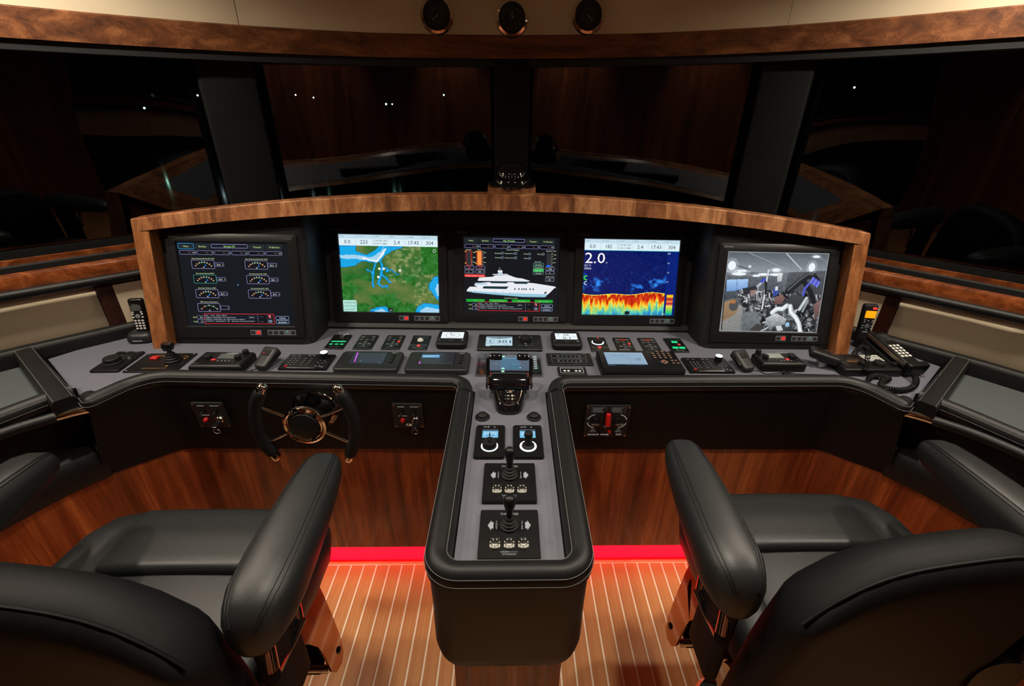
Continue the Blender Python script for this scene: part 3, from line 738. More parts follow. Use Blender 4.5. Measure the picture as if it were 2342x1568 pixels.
def bottom_table(s):
    s.text(20, 285, 'SoG', 8, (190, 225, 150)); s.text(20, 302, 'CoG', 8, (190, 225, 150))
    for y, v in ((276, '0.0'), (292, '1.5')):
        s.rr(36, y, 27, 12, 2, (4, 6, 14), 1); s.frame(36, y, 27, 12, 1.2, (130, 130, 180), 2, 2); s.text(56, y + 9.5, v, 8, GT, 'R')
    s.rect(62, 268, 262, 40, (10, 14, 22), 1); s.frame(62, 268, 262, 40, 1.8, (225, 45, 48), 2)
    for r, (tx) in enumerate(('Data      Hora    Modo   Alarme', '06/08/13  06:06:2013  Fail  Praia-ilumin.', '06/08/13  06:06:2013  Fail  ESP-central de defletor', '17/07/13  06:06:2013  Sis.  Sistema conectado falso')):
        s.rect(66, 271 + r * 7.5, 196, 0.7, (60, 70, 95), 2); s.text(66, 276.8 + r * 7.5, tx, 5.2, (200, 210, 215), 'L', 3, 40 + 34 * min(r, 3) + 40)
    for x in (228, 246): s.rect(x, 272, 0.8, 26, (70, 80, 110), 2)
    s.text(240, 284, '0.001  1', 5.5, GT, 'C'); s.rect(262, 270, 0.9, 36, (120, 130, 170), 2)
    s.text(277, 281, 'Conf', 6, (100, 105, 100), 'C'); s.text(277, 300, 'Setas', 6, (100, 105, 100), 'C')
    s.rr(295, 271, 24, 16, 1, (36, 34, 44), 2); s.poly([(303, 273), (310, 273), (311, 280), (308, 286), (305, 281)], (255, 120, 130), 3)
    s.rr(295, 289, 24, 16, 1, (36, 40, 54), 2); s.frame(302, 293, 11, 8, 1.5, (180, 205, 235), 3)
    for y, v in ((277, '17:27:07'), (293, '06.08.2013')):
        s.rr(330, y, 48, 13, 3, (4, 6, 18), 1); s.frame(330, y, 48, 13, 1.4, (150, 165, 210), 2, 3); s.text(354, y + 10, v, 7.6, (215, 240, 245), 'C')
def scr_energy(s):
    top_tabs(s, 'Energia DC', True); bottom_table(s)
    for y in (104, 160, 212): s.rect(8, y, 378, 0.8, (26, 36, 42), 1)
    s.rect(200, 50, 0.8, 212, (26, 36, 42), 1)
    T_ = ['Banco de bateria partida Motor BB  24VDC', 'Banco de bateria partida Motor BE  24VDC', 'Banco bateria Navtrans 24VDC', 'Banco bateria Gerador BB - 24VDC', 'Banco bateria Telefonia - 24VDC', 'Banco bateria Gerador BE - 24VDC', 'GRP bateria Iluminadora']
    V_ = ['26.6', '26.6', '26.5', '26.2', '26.3', '26.3', '']
    for k in range(7):
        c, r = k % 2, k // 2; x, y = 44 + 194 * c, 66 + 55 * r - (2 if r == 3 else 0)
        s.text(x + 44, y - 4, T_[k], 6, (215, 235, 170), 'C', 3, 82 if r == 0 else 66)
        s.rr(x, y, 82, 31, 2, (12, 15, 20), 1); s.frame(x, y, 82, 31, 1.4, (150, 140, 195) if k != 2 else (60, 150, 140), 2, 2)
        cx, cy, rad = x + 42, y + 44, 36
        s.arc(cx, cy, rad, 140, 112, 1.5, (205, 60, 45), 2, 5); s.arc(cx, cy, rad, 112, 66, 1.3, (110, 175, 150), 2, 8); s.arc(cx, cy, rad, 66, 40, 1.5, (205, 60, 45) if k < 6 else (110, 175, 150), 2, 5)
        for q in range(8 if k < 6 else 5):
            a = math.radians(142 - (104 / (7 if k < 6 else 4)) * q); s.line([(cx + (rad - 2) * math.cos(a), cy - (rad - 2) * math.sin(a)), (cx + (rad + 4) * math.cos(a), cy - (rad + 4) * math.sin(a))], 1.8, (220, 235, 190), 3)
        s.poly([(cx - 3, y + 25), (cx + 3, y + 25), (cx, y + 29)], (235, 240, 230), 3)
        if k < 6: s.poly([(cx + 7, y + 14), (cx + 10, y + 22), (cx + 4, y + 22)], (40, 130, 240), 3)
        s.rr(x + 84, y + 9, 32, 13, 2, (4, 5, 14), 1); s.frame(x + 84, y + 9, 32, 13, 1.3, (140, 140, 190), 2, 2); s.text(x + 94 - 4, y + 19, V_[k], 8.5, (225, 240, 225)); s.text(x + 110, y + 18.5, 'V', 6, GT)
    s.disc(203, 157, 2.2, (120, 190, 250), 4)
def scr_main(s):
    top_tabs(s, 'Pág. Principal', False); bottom_table(s)
    s.rect(6, 51, 386, 0.6, (20, 24, 30), 1)
    for x, fill, tx in ((14, None, 'Principal'), (58, (250, 150, 70), 'Diário')):
        s.text(x + 8, 55, tx, 6, GT, 'C'); s.rect(x, 58, 18, 58, (20, 22, 26), 1); s.frame(x - 3, 57, 22, 60, 1.4, (225, 40, 36), 2)
        s.rect(x, 58, 17, 57, fill or (46, 48, 52), 2)
        for q in range(9): s.rect(x + 19, 59 + 6.8 * q, 4 if q % 2 else 7, 1.2, (225, 60, 50) if q < 5 and x < 20 else (215, 215, 180), 2)
        for q, v in enumerate(('3000', '2000', '1000')): s.text(x + 25, 66 + 20 * q, v, 5.5, GT)
        for y in (60, 108): s.disc(x - 5, y, 2.6, (255, 190, 40), 3)
    for x, v, u in ((6, '540', '2'), (52, '1249', '100')):
        s.frame(x, 120, 38, 12, 1.3, (150, 150, 195), 2, 2); s.text(x + 17, 129.5, v, 8, (235, 60, 50), 'C')
        s.frame(x, 136, 38, 13, 1.3, (150, 150, 195), 2, 2); s.text(x + 15, 146, u, 8, GT, 'C'); s.text(x + 34, 145, '%', 6, GT, 'R')
    s.rr(4, 154, 86, 11, 2, (235, 66, 62), 2); s.text(47, 162.5, 'Combust. Desemp. - restrições', 6.5, (250, 210, 200), 'C', 3, 74)
    s.text(206, 53, 'Luzes de Navegação', 6.5, GT, 'C')
    for x, y, tx in ((134, 65, 'Bombordo'), (134, 83, 'Alcançado'), (190, 65, 'Sem governo (1)'), (190, 83, 'Sem governo (2)'), (248, 66, 'Fundeio'), (248, 84, 'Mastro'), (305, 66, 'Boreste')):
        s.text(x + 22, y + 2.5, tx, 6, GT, 'R'); s.arc(x + 28, y, 4.6, 0, 360, 1.3, (150, 175, 190), 2, 12)
    s.text(312, 100, 'Em serviço', 6, GT, 'C')
    for k, tx in enumerate(('Em serviço', 'Convencional', 'Porto / ilu.', 'Tripulação')):
        s.rr(292, 104 + 12 * k, 44, 10.5, 2, (25, 190, 70) if k == 2 else (16, 40, 40), 2); s.frame(292, 104 + 12 * k, 44, 10.5, 1, (120, 170, 160), 3, 2); s.text(314, 112 + 12 * k, tx, 6, GT, 'C', 4)
    s.text(365, 55, 'Água Doce Total', 6, GT, 'C')
    s.rect(348, 62, 17, 54, (44, 46, 52), 2); s.rect(347, 111, 18, 6, (20, 110, 250), 3)
    for q in range(9): s.rect(367, 62 + 6.6 * q, 4 if q % 2 else 7, 1.1, GT, 2)
    for q, v in enumerate(('15000', '10000', '5000')): s.text(375, 70 + 16 * q, v, 5, GT)
    for y, v in ((120, '1728'), (136, '9'), (166, '0.0')): s.frame(345, y, 36, 12, 1.3, (160, 160, 200), 2, 2); s.text(362, y + 9.5, v, 8, GT, 'C')
    s.text(364, 161, 'Pressão na proa', 5.8, GT, 'C')
    # the yacht
    W_, SH_, DK = (232, 236, 242), (176, 205, 220), (28, 52, 62)
    hull = [(12, 222), (18, 214), (26, 206), (60, 206), (90, 202), (330, 202), (385, 206), (366, 226), (350, 240), (345, 246), (250, 246), (120, 236), (40, 230), (14, 226)]
    s.poly(hull, W_, 2); s.poly([(12, 223), (60, 226), (160, 230), (356, 234), (346, 246), (250, 246), (120, 237), (40, 231)], (150, 200, 220), 3)
    s.poly([(40, 231), (120, 237), (250, 246), (345, 246), (340, 248), (240, 248), (120, 240), (42, 233)], (20, 60, 70), 3)
    s.poly([(44, 199), (60, 190), (96, 186), (250, 184), (300, 188), (385, 200), (392, 206), (330, 206), (60, 207)], W_, 2)
    s.poly([(44, 197), (50, 189), (100, 189), (96, 196)], SH_, 3)
    s.poly([(80, 208), (86, 203), (190, 203), (180, 214), (82, 213)], DK, 4)
    s.poly([(60, 176), (66, 167), (120, 163), (150, 162), (245, 168), (280, 178), (272, 181), (60, 181)], W_, 4)
    s.poly([(112, 189), (118, 182), (188, 182), (180, 190), (114, 190)], DK, 4); s.poly([(206, 182), (272, 182), (268, 191), (216, 191)], DK, 4)
    s.poly([(120, 164), (132, 157), (190, 155), (216, 164), (240, 169)], W_, 4); s.poly([(120, 152), (180, 150), (190, 154), (122, 155)], W_, 5)
    s.disc(148, 140, 5.2, W_, 5); s.disc(158, 140, 5.2, W_, 5); s.poly([(146, 144), (162, 144), (166, 153), (142, 153)], SH_, 4)
    s.line([(149, 124), (149, 136)], 1, (180, 180, 180), 4); s.line([(154, 126), (154, 136)], 0.9, (180, 180, 180), 4)
    for x in (216, 233, 246, 255, 264, 281, 294): s.disc(x, 213, 2.6, DK, 5, 10, 4.6)
    for x in (46, 128, 164, 192, 226): s.rect(x, 221 + 0.03 * x, 4, 1.6, DK, 5)
    s.poly([(343, 224), (352, 222), (349, 231), (341, 232)], (40, 50, 55), 5)
    s.text(200, 254, 'Prontidão para navegar', 6, (215, 235, 170), 'C')
    for k in range(4): s.rr(10 + 97 * k, 258, 78, 12, 2, (20, 165, 50), 2); s.text(49 + 97 * k, 266.5, ('Leme', 'Gerador de emergência', 'Porão e água', 'Bombas de incêndio')[k], 5.5, (180, 235, 170), 'C')
    for y in (0,): pass
def scr_header(s, deg):
    s.rect(0, 0, 400, 44, (222, 240, 248), 1); s.rect(0, 0, 400, 16, (196, 222, 236), 2)
    for k in range(1, 6): s.rect(400 / 6 * k, 2, 1, 40, (170, 195, 212), 3)
    K = (22, 58, 88)
    for k, v in enumerate(('0.0', deg, None, '2.4', '17:43', '304')):
        x = 400 / 6 * (k + .5)
        if v: s.text(x, 36, v, 21, K, 'C', 4)
        else: s.text(x, 26, 'S 24°00.190\'', 10, K, 'C', 4, 56); s.text(x, 38, 'W 46°11.886\'', 10, K, 'C', 4, 56)
        s.text(400 / 6 * k + 6, 9, ('SOG', 'kn  COG', '°M  POS', 'PROF', 'm  HORA', 'HDG  °M')[k], 7, (70, 105, 135), 'L', 4)
def noise2(h, w, fx, fy, oct=4, seed=0):
    r = np.random.default_rng(seed); out = np.zeros((h, w)); amp = 1.0; tot = 0
    for k in range(oct):
        gx, gy = int(fx * 2 ** k) + 2, int(fy * 2 ** k) + 2; g = r.random((gy, gx))
        y = np.linspace(0, gy - 1.001, h); x = np.linspace(0, gx - 1.001, w)
        y0 = y.astype(int); x0 = x.astype(int); ty = (y - y0)[:, None]; tx = (x - x0)[None, :]
        ty = ty * ty * (3 - 2 * ty); tx = tx * tx * (3 - 2 * tx)
        a = g[y0][:, x0] * (1 - tx) + g[y0][:, x0 + 1] * tx; b = g[y0 + 1][:, x0] * (1 - tx) + g[y0 + 1][:, x0 + 1] * tx
        out += amp * (a * (1 - ty) + b * ty); tot += amp; amp *= 0.55
    return out / tot
def inpoly(X, Y, P):
    r = np.zeros(X.shape, bool)
    for (x0, y0), (x1, y1) in zip(P, P[1:] + P[:1]):
        c = ((y0 > Y) != (y1 > Y)) & (X < (x1 - x0) * (Y - y0) / ((y1 - y0) or 1e-9) + x0); r ^= c
    return r
def near_line(X, Y, P, wd):
    r = np.zeros(X.shape, bool)
    for (x0, y0), (x1, y1) in zip(P[:-1], P[1:]):
        dx, dy = x1 - x0, y1 - y0; t = np.clip(((X - x0) * dx + (Y - y0) * dy) / (dx * dx + dy * dy + 1e-9), 0, 1)
        r |= np.hypot(X - x0 - t * dx, Y - y0 - t * dy) < wd
    return r
def scr_chart(s):
    H, W = 190, 270
    Y, X = np.mgrid[0:H, 0:W]; X = X / W * 400.0; Y = Y / H * 272.0
    n = noise2(H, W, 5, 4, 5, 1); n2 = noise2(H, W, 30, 24, 3, 2); n3 = noise2(H, W, 3, 2, 2, 3)
    X = X + (n - .5) * 26; Y = Y + (n3 - .5) * 10 + (n2 - .5) * 6
    g = np.clip((n - 0.35) * 2.6, 0, 1)[..., None]; sp = np.clip((n2 - .42) * 3.5, 0, 1)[..., None]
    img = np.array((46, 104, 44.)) * (1 - g) + np.array((104, 122, 62.)) * g
    urban = np.clip(((X > 190) & (Y < 150) | (X > 300) & (Y > 110) | (Y > 215) & (X > 170)) * (0.25 + n2), 0, 1)[..., None]
    img = img * (1 - .6 * urban * sp) + np.array((172, 176, 120.)) * .6 * urban * sp
    img = np.where((((Y > 120) & (X < 300) & (n < .50)) | ((X > 330) & (Y < 110)))[..., None], np.array((40, 112, 40.)) + (n2[..., None] - .5) * 60, img)
    water = inpoly(X, Y, [(-30, -20), (78, -20), (72, 20), (108, 34), (150, 8), (180, -20), (250, -20), (255, 8), (215, 20), (190, 34), (160, 60), (128, 66), (88, 62), (60, 80), (20, 88), (-30, 86)])
    water |= inpoly(X, Y, [(430, 108), (385, 118), (358, 150), (356, 172), (378, 196), (398, 218), (430, 225)])
    water |= inpoly(X, Y, [(100, 290), (112, 262), (140, 250), (170, 246), (192, 262), (205, 290)]) | inpoly(X, Y, [(285, 290), (308, 248), (340, 232), (380, 234), (430, 240), (430, 290)])
    for P, wd in (([(138, 62), (130, 95), (122, 118), (130, 150), (134, 166)], 5), ([(160, 58), (168, 84), (158, 110), (154, 150)], 6), ([(168, 92), (180, 82), (190, 88), (182, 100)], 4), ([(160, 112), (185, 130), (206, 148)], 4), ([(154, 150), (170, 164), (190, 160), (188, 170)], 4), ([(186, 100), (205, 92), (222, 112), (230, 112)], 3), ([(100, 96), (116, 104), (124, 116)], 4)):
        water |= near_line(X, Y, P, wd)
    shal = (inpoly(X, Y, [(-30, 34), (70, 36), (120, 44), (170, 20), (200, -20), (190, -20), (175, 34), (140, 56), (90, 56), (-30, 46)]) | inpoly(X, Y, [(430, 140), (392, 150), (380, 176), (398, 200), (430, 210)]) | inpoly(X, Y, [(118, 290), (130, 268), (160, 258), (182, 272), (188, 290)]) | inpoly(X, Y, [(312, 290), (326, 262), (350, 250), (430, 256), (430, 290)]))
    edge = water ^ (np.roll(water, 1, 0) & np.roll(water, -1, 0) & np.roll(water, 1, 1) & np.roll(water, -1, 1) & water)
    img[water] = (24, 168, 232); img[water & shal] = (168, 212, 240); img[edge & ~shal] = (12, 74, 150)
    for P, wd in (([(95, 50), (140, 60), (170, 36), (190, 12)], 3.5),): img[near_line(X, Y, P, wd) & water] = (240, 246, 250)
    s.grid(0, 44, 400, 272, img, 1); scr_header(s, '223')
    for x, y in ((158, 134), (152, 168), (242, 140), (176, 134)): s.disc(x, y + 2, 5.2, (250, 240, 225), 3)
    s.rect(185, 300, 22, 14, (20, 26, 30), 3); s.text(196, 311, '1:40', 8, (200, 200, 200), 'C', 4)
    s.rr(0, 268, 56, 48, 3, (176, 226, 214), 3)
    for k, v in enumerate(("S 24°00.190'", "W 46°17.320'", '14.1m 054°T')): s.text(4, 282 + 14 * k, v, 9, (24, 70, 70), 'L', 4, 48)
    for x in (68, 208, 330): s.rect(x, 44, 0.7, 270, (50, 90, 60), 2)
    for y in (110, 178): s.rect(0, y, 400, 0.7, (50, 90, 60), 2)
    s.arc(386, 60, 6, 0, 360, 1.4, (230, 240, 235), 3, 12)
def scr_sonar(s):
    H, W = 180, 270
    Y, X = np.mgrid[0:H, 0:W]; u = X / W; v = Y / H
    n = noise2(H, W, 40, 5, 4, 5); n2 = noise2(H, W, 12, 10, 4, 6); n4 = noise2(H, W, 60, 40, 2, 7)
    base = 0.665 + 0.018 * np.sin(u * 5.2 + 0.4) + 0.012 * np.sin(u * 15)
    d = (v - base) / (1 - 0.67)
    img = np.zeros((H, W, 3)) + np.array((6, 24, 96.)) + (n4[..., None] - .5) * 24
    spots = np.clip((n2 - .60) * 5, 0, 1) * np.exp(-((v - .5) / .16) ** 2); img += spots[..., None] * np.array((40, 120, 150.))
    q = d + (n - .5) * 0.95
    stops = [(-.2, (250, 220, 40)), (.02, (180, 20, 8)), (.22, (210, 50, 12)), (.38, (250, 150, 20)), (.52, (250, 215, 60)), (.66, (170, 215, 110)), (.82, (90, 205, 180)), (1.2, (30, 120, 200))]
    xs_ = [a for a, _ in stops]; bt = np.stack([np.interp(q, xs_, [c[k] for _, c in stops]) for k in range(3)], -1)
    bt += (n4[..., None] - .5) * 50
    m = d > 0; img[m] = bt[m]; img[(d > -.012) & (d < .015)] = (250, 225, 90)
    col = (u > .885); img[col] = np.array((8, 34, 120.))
    c2 = (u > .905) & (u < .975) & (v > .67)
    st2 = np.interp(v, [.66, .70, .74, .78, .81, .85, .9, .96, 1], [250, 250, 160, 250, 170, 250, 150, 40, 10]); g2 = np.interp(v, [.66, .70, .74, .78, .81, .85, .9, .96, 1], [150, 210, 20, 150, 20, 220, 210, 200, 110]); b2 = np.interp(v, [.66, .85, .92, 1], [20, 80, 90, 200])
    img[c2] = np.stack([st2, g2, b2], -1)[c2]
    s.grid(0, 44, 400, 272, img, 1); scr_header(s, '182')
    s.rect(0, 44, 400, 2, (60, 190, 200), 3)
    s.text(2, 98, '2.0', 62, (250, 252, 255), 'L', 3, 86); s.text(92, 98, 'm', 9, (250, 252, 255), 'L', 3)
    s.text(2, 112, '29.2 °C', 11, (235, 240, 250), 'L', 3, 28); s.text(2, 124, '200kHz', 11, (235, 240, 250), 'L', 3, 30)
    for k, v in enumerate(('0.0', '0.5', '1.0', '1.5')): s.text(364, 58 + 39 * k, v, 8 if k else 10, (235, 240, 250), 'R', 3)
    s.arc(12, 160, 8, 60, 300, 5, (60, 220, 70), 3, 10); s.arc(12, 182, 7, 60, 300, 3, (210, 225, 235), 3, 10)
    s.rect(186, 300, 20, 14, (24, 26, 26), 3); s.text(360, 314, '2.0', 9, (235, 245, 240), 'R', 3)
def scr_engine(s):
    H, W = 250, 320
    Y, X = np.mgrid[0:H, 0:W]; x = X / W * 400.0; y = Y / H * 316.0
    n = noise2(H, W, 60, 48, 3, 11); nb = noise2(H, W, 16, 12, 4, 12)
    img = np.zeros((H, W, 3))
    def fillp(P, c, c2=None, ang=None, nz=0):
        m = inpoly(x, y, P); cc = np.array(c, float)
        if c2 is not None:
            t = np.clip(((y - min(p[1] for p in P)) / max(1e-6, max(p[1] for p in P) - min(p[1] for p in P))), 0, 1)[..., None]; v = cc * (1 - t) + np.array(c2, float) * t
        else: v = np.zeros_like(img) + cc
        if nz: v = v + (n[..., None] - .5) * nz
        img[m] = v[m]
    def ln(P, wd, c): img[near_line(x, y, P, wd)] = c
    def clutter(m, cnt, seed):
        r = np.random.default_rng(seed); ys, xs_ = np.nonzero(m)
        for k in range(cnt):
            i = r.integers(len(ys)); cx, cy = x[ys[i], xs_[i]], y[ys[i], xs_[i]]; a = r.choice([0.2, -0.5, 1.1, 1.5]) + r.normal() * .2; L_ = r.uniform(3, 12); g = r.choice([20, 28, 40, 64, 96, 140, 196])
            q = near_line(x, y, [(cx - L_ * math.cos(a), cy - L_ * math.sin(a)), (cx + L_ * math.cos(a), cy + L_ * math.sin(a))], r.uniform(.8, 3.2)) & m; img[q] = (g, g + 3, g + 7)
    fillp([(0, 0), (400, 0), (400, 316), (0, 316)], (84, 90, 96), (66, 70, 76), nz=30)
    fillp([(0, 0), (400, 0), (400, 76), (250, 84), (0, 80)], (92, 98, 106), (150, 158, 166), nz=14)      # deckhead
    ln([(230, 0), (300, 62)], 2.2, (190, 198, 206)); ln([(80, 0), (250, 66)], 1.4, (150, 158, 166)); ln([(0, 40), (90, 66)], 1.6, (60, 66, 72)); ln([(340, 0), (400, 30)], 1.5, (130, 136, 142))
    fillp([(0, 78), (250, 74), (250, 150), (0, 190)], (100, 106, 114), (70, 76, 84), nz=40)
    fillp([(4, 108), (90, 104), (92, 146), (8, 156)], (170, 205, 245), (110, 150, 205), nz=20); ln([(46, 106), (48, 150)], 1, (70, 100, 150))
    fillp([(250, 74), (400, 64), (400, 190), (260, 190)], (88, 92, 98), (60, 64, 70), nz=30)
    for cx, cy, rx, ry in ((18, 52, 16, 18), (340, 52, 13, 17), (150, 84, 22, 5), (50, 84, 30, 6), (60, 72, 20, 5), (200, 84, 26, 5), (198, 66, 16, 7), (352, 10, 14, 5), (120, 90, 16, 4), (90, 54, 5, 4)):
        img[((x - cx) / (rx * 1.7)) ** 2 + ((y - cy) / (ry * 1.7)) ** 2 < 1] += 28
        img[((x - cx) / rx) ** 2 + ((y - cy) / ry) ** 2 < 1] = (238, 246, 252)
    fillp([(0, 190), (60, 180), (190, 200), (230, 316), (0, 316)], (92, 96, 100), (120, 126, 130), nz=30)   # plates underfoot
    fillp([(86, 250), (150, 205), (190, 210), (150, 316), (90, 316)], (120, 128, 134), (96, 100, 104), nz=40)
    fillp([(0, 210), (40, 196), (84, 216), (80, 316), (0, 316)], (150, 150, 146), (130, 130, 128), nz=20)     # workbench
    fillp([(0, 200), (36, 186), (66, 226), (50, 250), (6, 280)], (158, 128, 98), (140, 112, 84), nz=24)
    img[((x - 44) / 19) ** 2 + ((y - 212) / 22) ** 2 < 1] = (78, 80, 82); img[((x - 40) / 12) ** 2 + ((y - 196) / 8) ** 2 < 1] = (170, 112, 66)
    m = inpoly(x, y, [(50, 150), (120, 134), (200, 150), (196, 214), (150, 236), (96, 236), (66, 200)])       # port engine clutter
    tt = np.clip((noise2(H, W, 26, 20, 4, 21) - .30) * 2.4, 0, 1)[..., None]; cl = (np.array((30, 32, 36.)) * (1 - tt) + np.array((168, 172, 176.)) * tt) * (0.7 + 0.5 * nb[..., None]); img[m] = cl[m]
    clutter(m, 90, 31)
    fillp([(70, 142), (126, 130), (132, 144), (78, 160)], (46, 48, 52)); fillp([(104, 150), (124, 146), (128, 164), (108, 170)], (150, 120, 116))
    ln([(166, 66), (162, 230)], 3.2, (190, 196, 200)); ln([(168, 66), (164, 230)], 1.0, (240, 244, 248))
    ln([(150, 104), (164, 118), (168, 160)], 5, (40, 42, 46)); ln([(132, 132), (152, 110)], 5, (180, 184, 200)); ln([(146, 112), (156, 104)], 6, (70, 80, 190))
    fillp([(214, 76), (244, 74), (244, 150), (220, 152)], (128, 132, 138), (80, 84, 90), nz=50); fillp([(206, 78), (226, 76), (226, 110), (208, 112)], (226, 230, 234), (180, 184, 190), nz=30)
    fillp([(196, 140), (214, 134), (222, 166), (200, 176)], (60, 80, 160), nz=40); fillp([(204, 132), (214, 130), (216, 146), (205, 148)], (220, 222, 226))
    m = inpoly(x, y, [(190, 180), (240, 150), (330, 150), (398, 160), (400, 316), (180, 316), (150, 250)])        # starboard engine
    tt = np.clip((noise2(H, W, 22, 18, 4, 22) - .36) * 2.6, 0, 1)[..., None]; img[m] = ((np.array((26, 28, 32.)) * (1 - tt) + np.array((170, 176, 182.)) * tt) * (0.6 + 0.6 * nb[..., None]))[m]
    clutter(m, 170, 32)
    ln([(258, 150), (300, 110), (330, 86), (352, 88), (372, 108)], 13, (34, 36, 40)); ln([(258, 144), (300, 102), (330, 78), (350, 80)], 3.5, (86, 92, 98)); ln([(318, 110), (350, 150), (370, 190)], 10, (30, 32, 36))
    for k in range(5): ln([(352 + 7 * k, 94 + 4 * k), (344 + 7 * k, 112 + 4 * k)], 3.6, (88, 92, 205) if k % 2 else (120, 128, 235))
    ln([(338, 118), (324, 140), (322, 164)], 4.5, (84, 92, 210))
    fillp([(206, 176), (236, 162), (252, 178), (236, 202), (210, 204)], (138, 104, 100), (104, 78, 76), nz=16)
    fillp([(372, 200), (398, 180), (400, 250), (384, 268)], (138, 104, 100), (92, 70, 68), nz=16)
    fillp([(244, 206), (276, 162), (330, 168), (312, 222)], (54, 56, 60), (40, 42, 46))
    for k in range(8): ln([(252 + 9 * k * .95, 206 + k * 1.6), (280 + 6 * k, 164 + .6 * k)], 0.9, (92, 96, 100))
    ln([(316, 222), (338, 176)], 6, (196, 204, 208)); ln([(330, 230), (346, 186)], 4, (150, 156, 162))
    for P in ([(206, 238), (222, 222), (246, 222), (262, 208)], [(276, 210), (282, 234), (306, 256), (322, 280), (334, 316)]):
        ln(P, 10, (150, 158, 164)); ln(P, 7.5, (216, 224, 230)); ln([(a - 2, b - 2) for a, b in P], 2.5, (250, 252, 254))
    fillp([(180, 262), (222, 240), (270, 262), (262, 296), (206, 300)], (206, 210, 214), (120, 126, 132), nz=60); fillp([(220, 296), (262, 286), (300, 316), (210, 316)], (70, 72, 76), (44, 46, 50), nz=40)
    fillp([(228, 294), (250, 290), (262, 310), (238, 314)], (206, 208, 210), nz=20); img[((x - 276) / 9) ** 2 + ((y - 286) / 10) ** 2 < 1] = (150, 190, 225)
    fillp([(116, 316), (150, 284), (176, 292), (190, 316)], (66, 62, 60)); ln([(196, 300), (170, 316)], 3, (180, 190, 196)); ln([(0, 110), (6, 316)], 2, (40, 42, 46))
    s.rect(0, 0, 400, 316, (150, 155, 160), 0); s.grid(3, 3, 394, 310, img, 1)
MON = [('monitor', 'monitor showing battery gauges under the title Energia DC, beside the walnut post', (-1.054, 1.681, 1.173), 0.0163, scr_energy, True),
       ('monitor', 'monitor showing a green satellite sea chart with cyan water', (-0.510, 1.839, 1.173), -0.0033, scr_chart, True),
       ('monitor', 'monitor showing a white motor yacht above green status bars', (0.0, 1.849, 1.171), 0.0, scr_main, True),
       ('monitor', 'monitor showing a blue echo sounder with red and yellow seabed', (0.510, 1.839, 1.173), 0.0033, scr_sonar, False),
       ('monitor', 'monitor showing a grey engine room camera picture', (1.054, 1.681, 1.173), -0.0163, scr_engine, True)]
for a in MON: monitor(*a)

# ================================================================== INSTRUMENTS ON THE DESK
WHT = (225, 225, 220); GRYT = (150, 152, 152); GOLD = (200, 150, 70); ORG = (255, 170, 120)
def put(name, label, cat, x, y, yaw=0.0, z=DZ, group=None): return thing(name, label, cat, (x, y, z), math.radians(yaw), group)
def plate(t, w, d, r=0.004, h=0.006, m=None, name='plate', bev=0.0015): return MB().plate(w, d, r, 0.0, h, bev).build(name, m or M_BLACK, t)
def sheet(t, sh, name, m, z, x=0.0, y=0.0, ang=0.0): return sh.build(name, m, t, T(x, y, z) @ RX(ang))
def screws(t, w, d, z, r=0.0035, m=None):
    for sx in (-1, 1):
        for sy in (-1, 1):
            MB().lathe([(r, 0), (r, 0.0008), (r * .6, 0.0016), (0.0002, 0.0018)], (sx * w, sy * d, z), 10).build('screw', m or M_STEEL, t)
def knob(t, x, y, z, r, h, m=None, name='knob', ring=None, tilt=None, n=20):
    prof = [(r * 1.0, 0), (r * 0.98, h * 0.75), (r * 0.90, h * 0.94), (r * 0.75, h), (0.0003, h * 1.0)]
    k = MB().lathe(prof, (0, 0, 0), n).build(name, m or M_RUBBER, t, loc=(x, y, z))
    if ring: MB().lathe([(r * .72, h - .001), (r * .93, h * .95), (r * .93, h + .0010), (r * .72, h + .0010)], (0, 0, 0), n).build('lit_ring', ring, k)
    return k
def keygrid(t, xs, ys, w, d, z, h, m, name='keypad', r=0.001):
    g = MB()
    for y in ys:
        for x in xs: g.plate(w, d, r, z, z + h, h * .3, c=(x, y))
    o = g.build(name, m, t); o['kind'] = 'stuff'; return o
def keys(t, pts, w, d, z, h, m, name='key', r=0.001):
    for x, y in pts: MB().plate(w, d, r, 0, h, h * .3).build(name, m, t, loc=(x, y, z))
M_RING = mat('white_light_ring', (0.8, 0.85, 0.9, 1), 0.4, emit=rgb(205, 225, 240), estr=0.9)
M_REDLED = mat('red_light', rgb(200, 20, 20), 0.4, emit=rgb(255, 60, 50), estr=1.0)
M_GRNLED = mat('green_light', rgb(10, 140, 80), 0.4, emit=rgb(30, 205, 130), estr=0.8)
M_ORLED = mat('orange_display', rgb(220, 120, 10), 0.4, emit=rgb(250, 150, 10), estr=1.0)

# ---- steering / autopilot remote with large dial
t = put('dial_controller', 'black follow-up steering panel with one large flat dial', 'controller', -1.423, 1.479, 3)
plate(t, 0.094, 0.145, 0.004, 0.009)
MB().lathe([(0.031, 0), (0.031, 0.004), (0.028, 0.006), (0.027, 0.006), (0.026, 0.018), (0.023, 0.021), (0.0003, 0.021)], (-0.008, -0.012, 0.009), 28).build('dial', M_RUBBER, t)
MB().plate(0.045, 0.016, 0.001, 0.009, 0.0095, 0.0002, c=(0.0, 0.038)).build('small_display', M_LCDDARK, t)
sh = Sheet(94, 145, 0.001); sh.text(30, 10, 'NFU', 6, WHT); sh.text(60, 10, 'MODE', 6, WHT)
for x, y in ((50, 55), (66, 48), (72, 58)): sh.rect(x, y, 9, 4, GRYT)
sheet(t, sh, 'legend', M_BACKLIT, 0.0095)

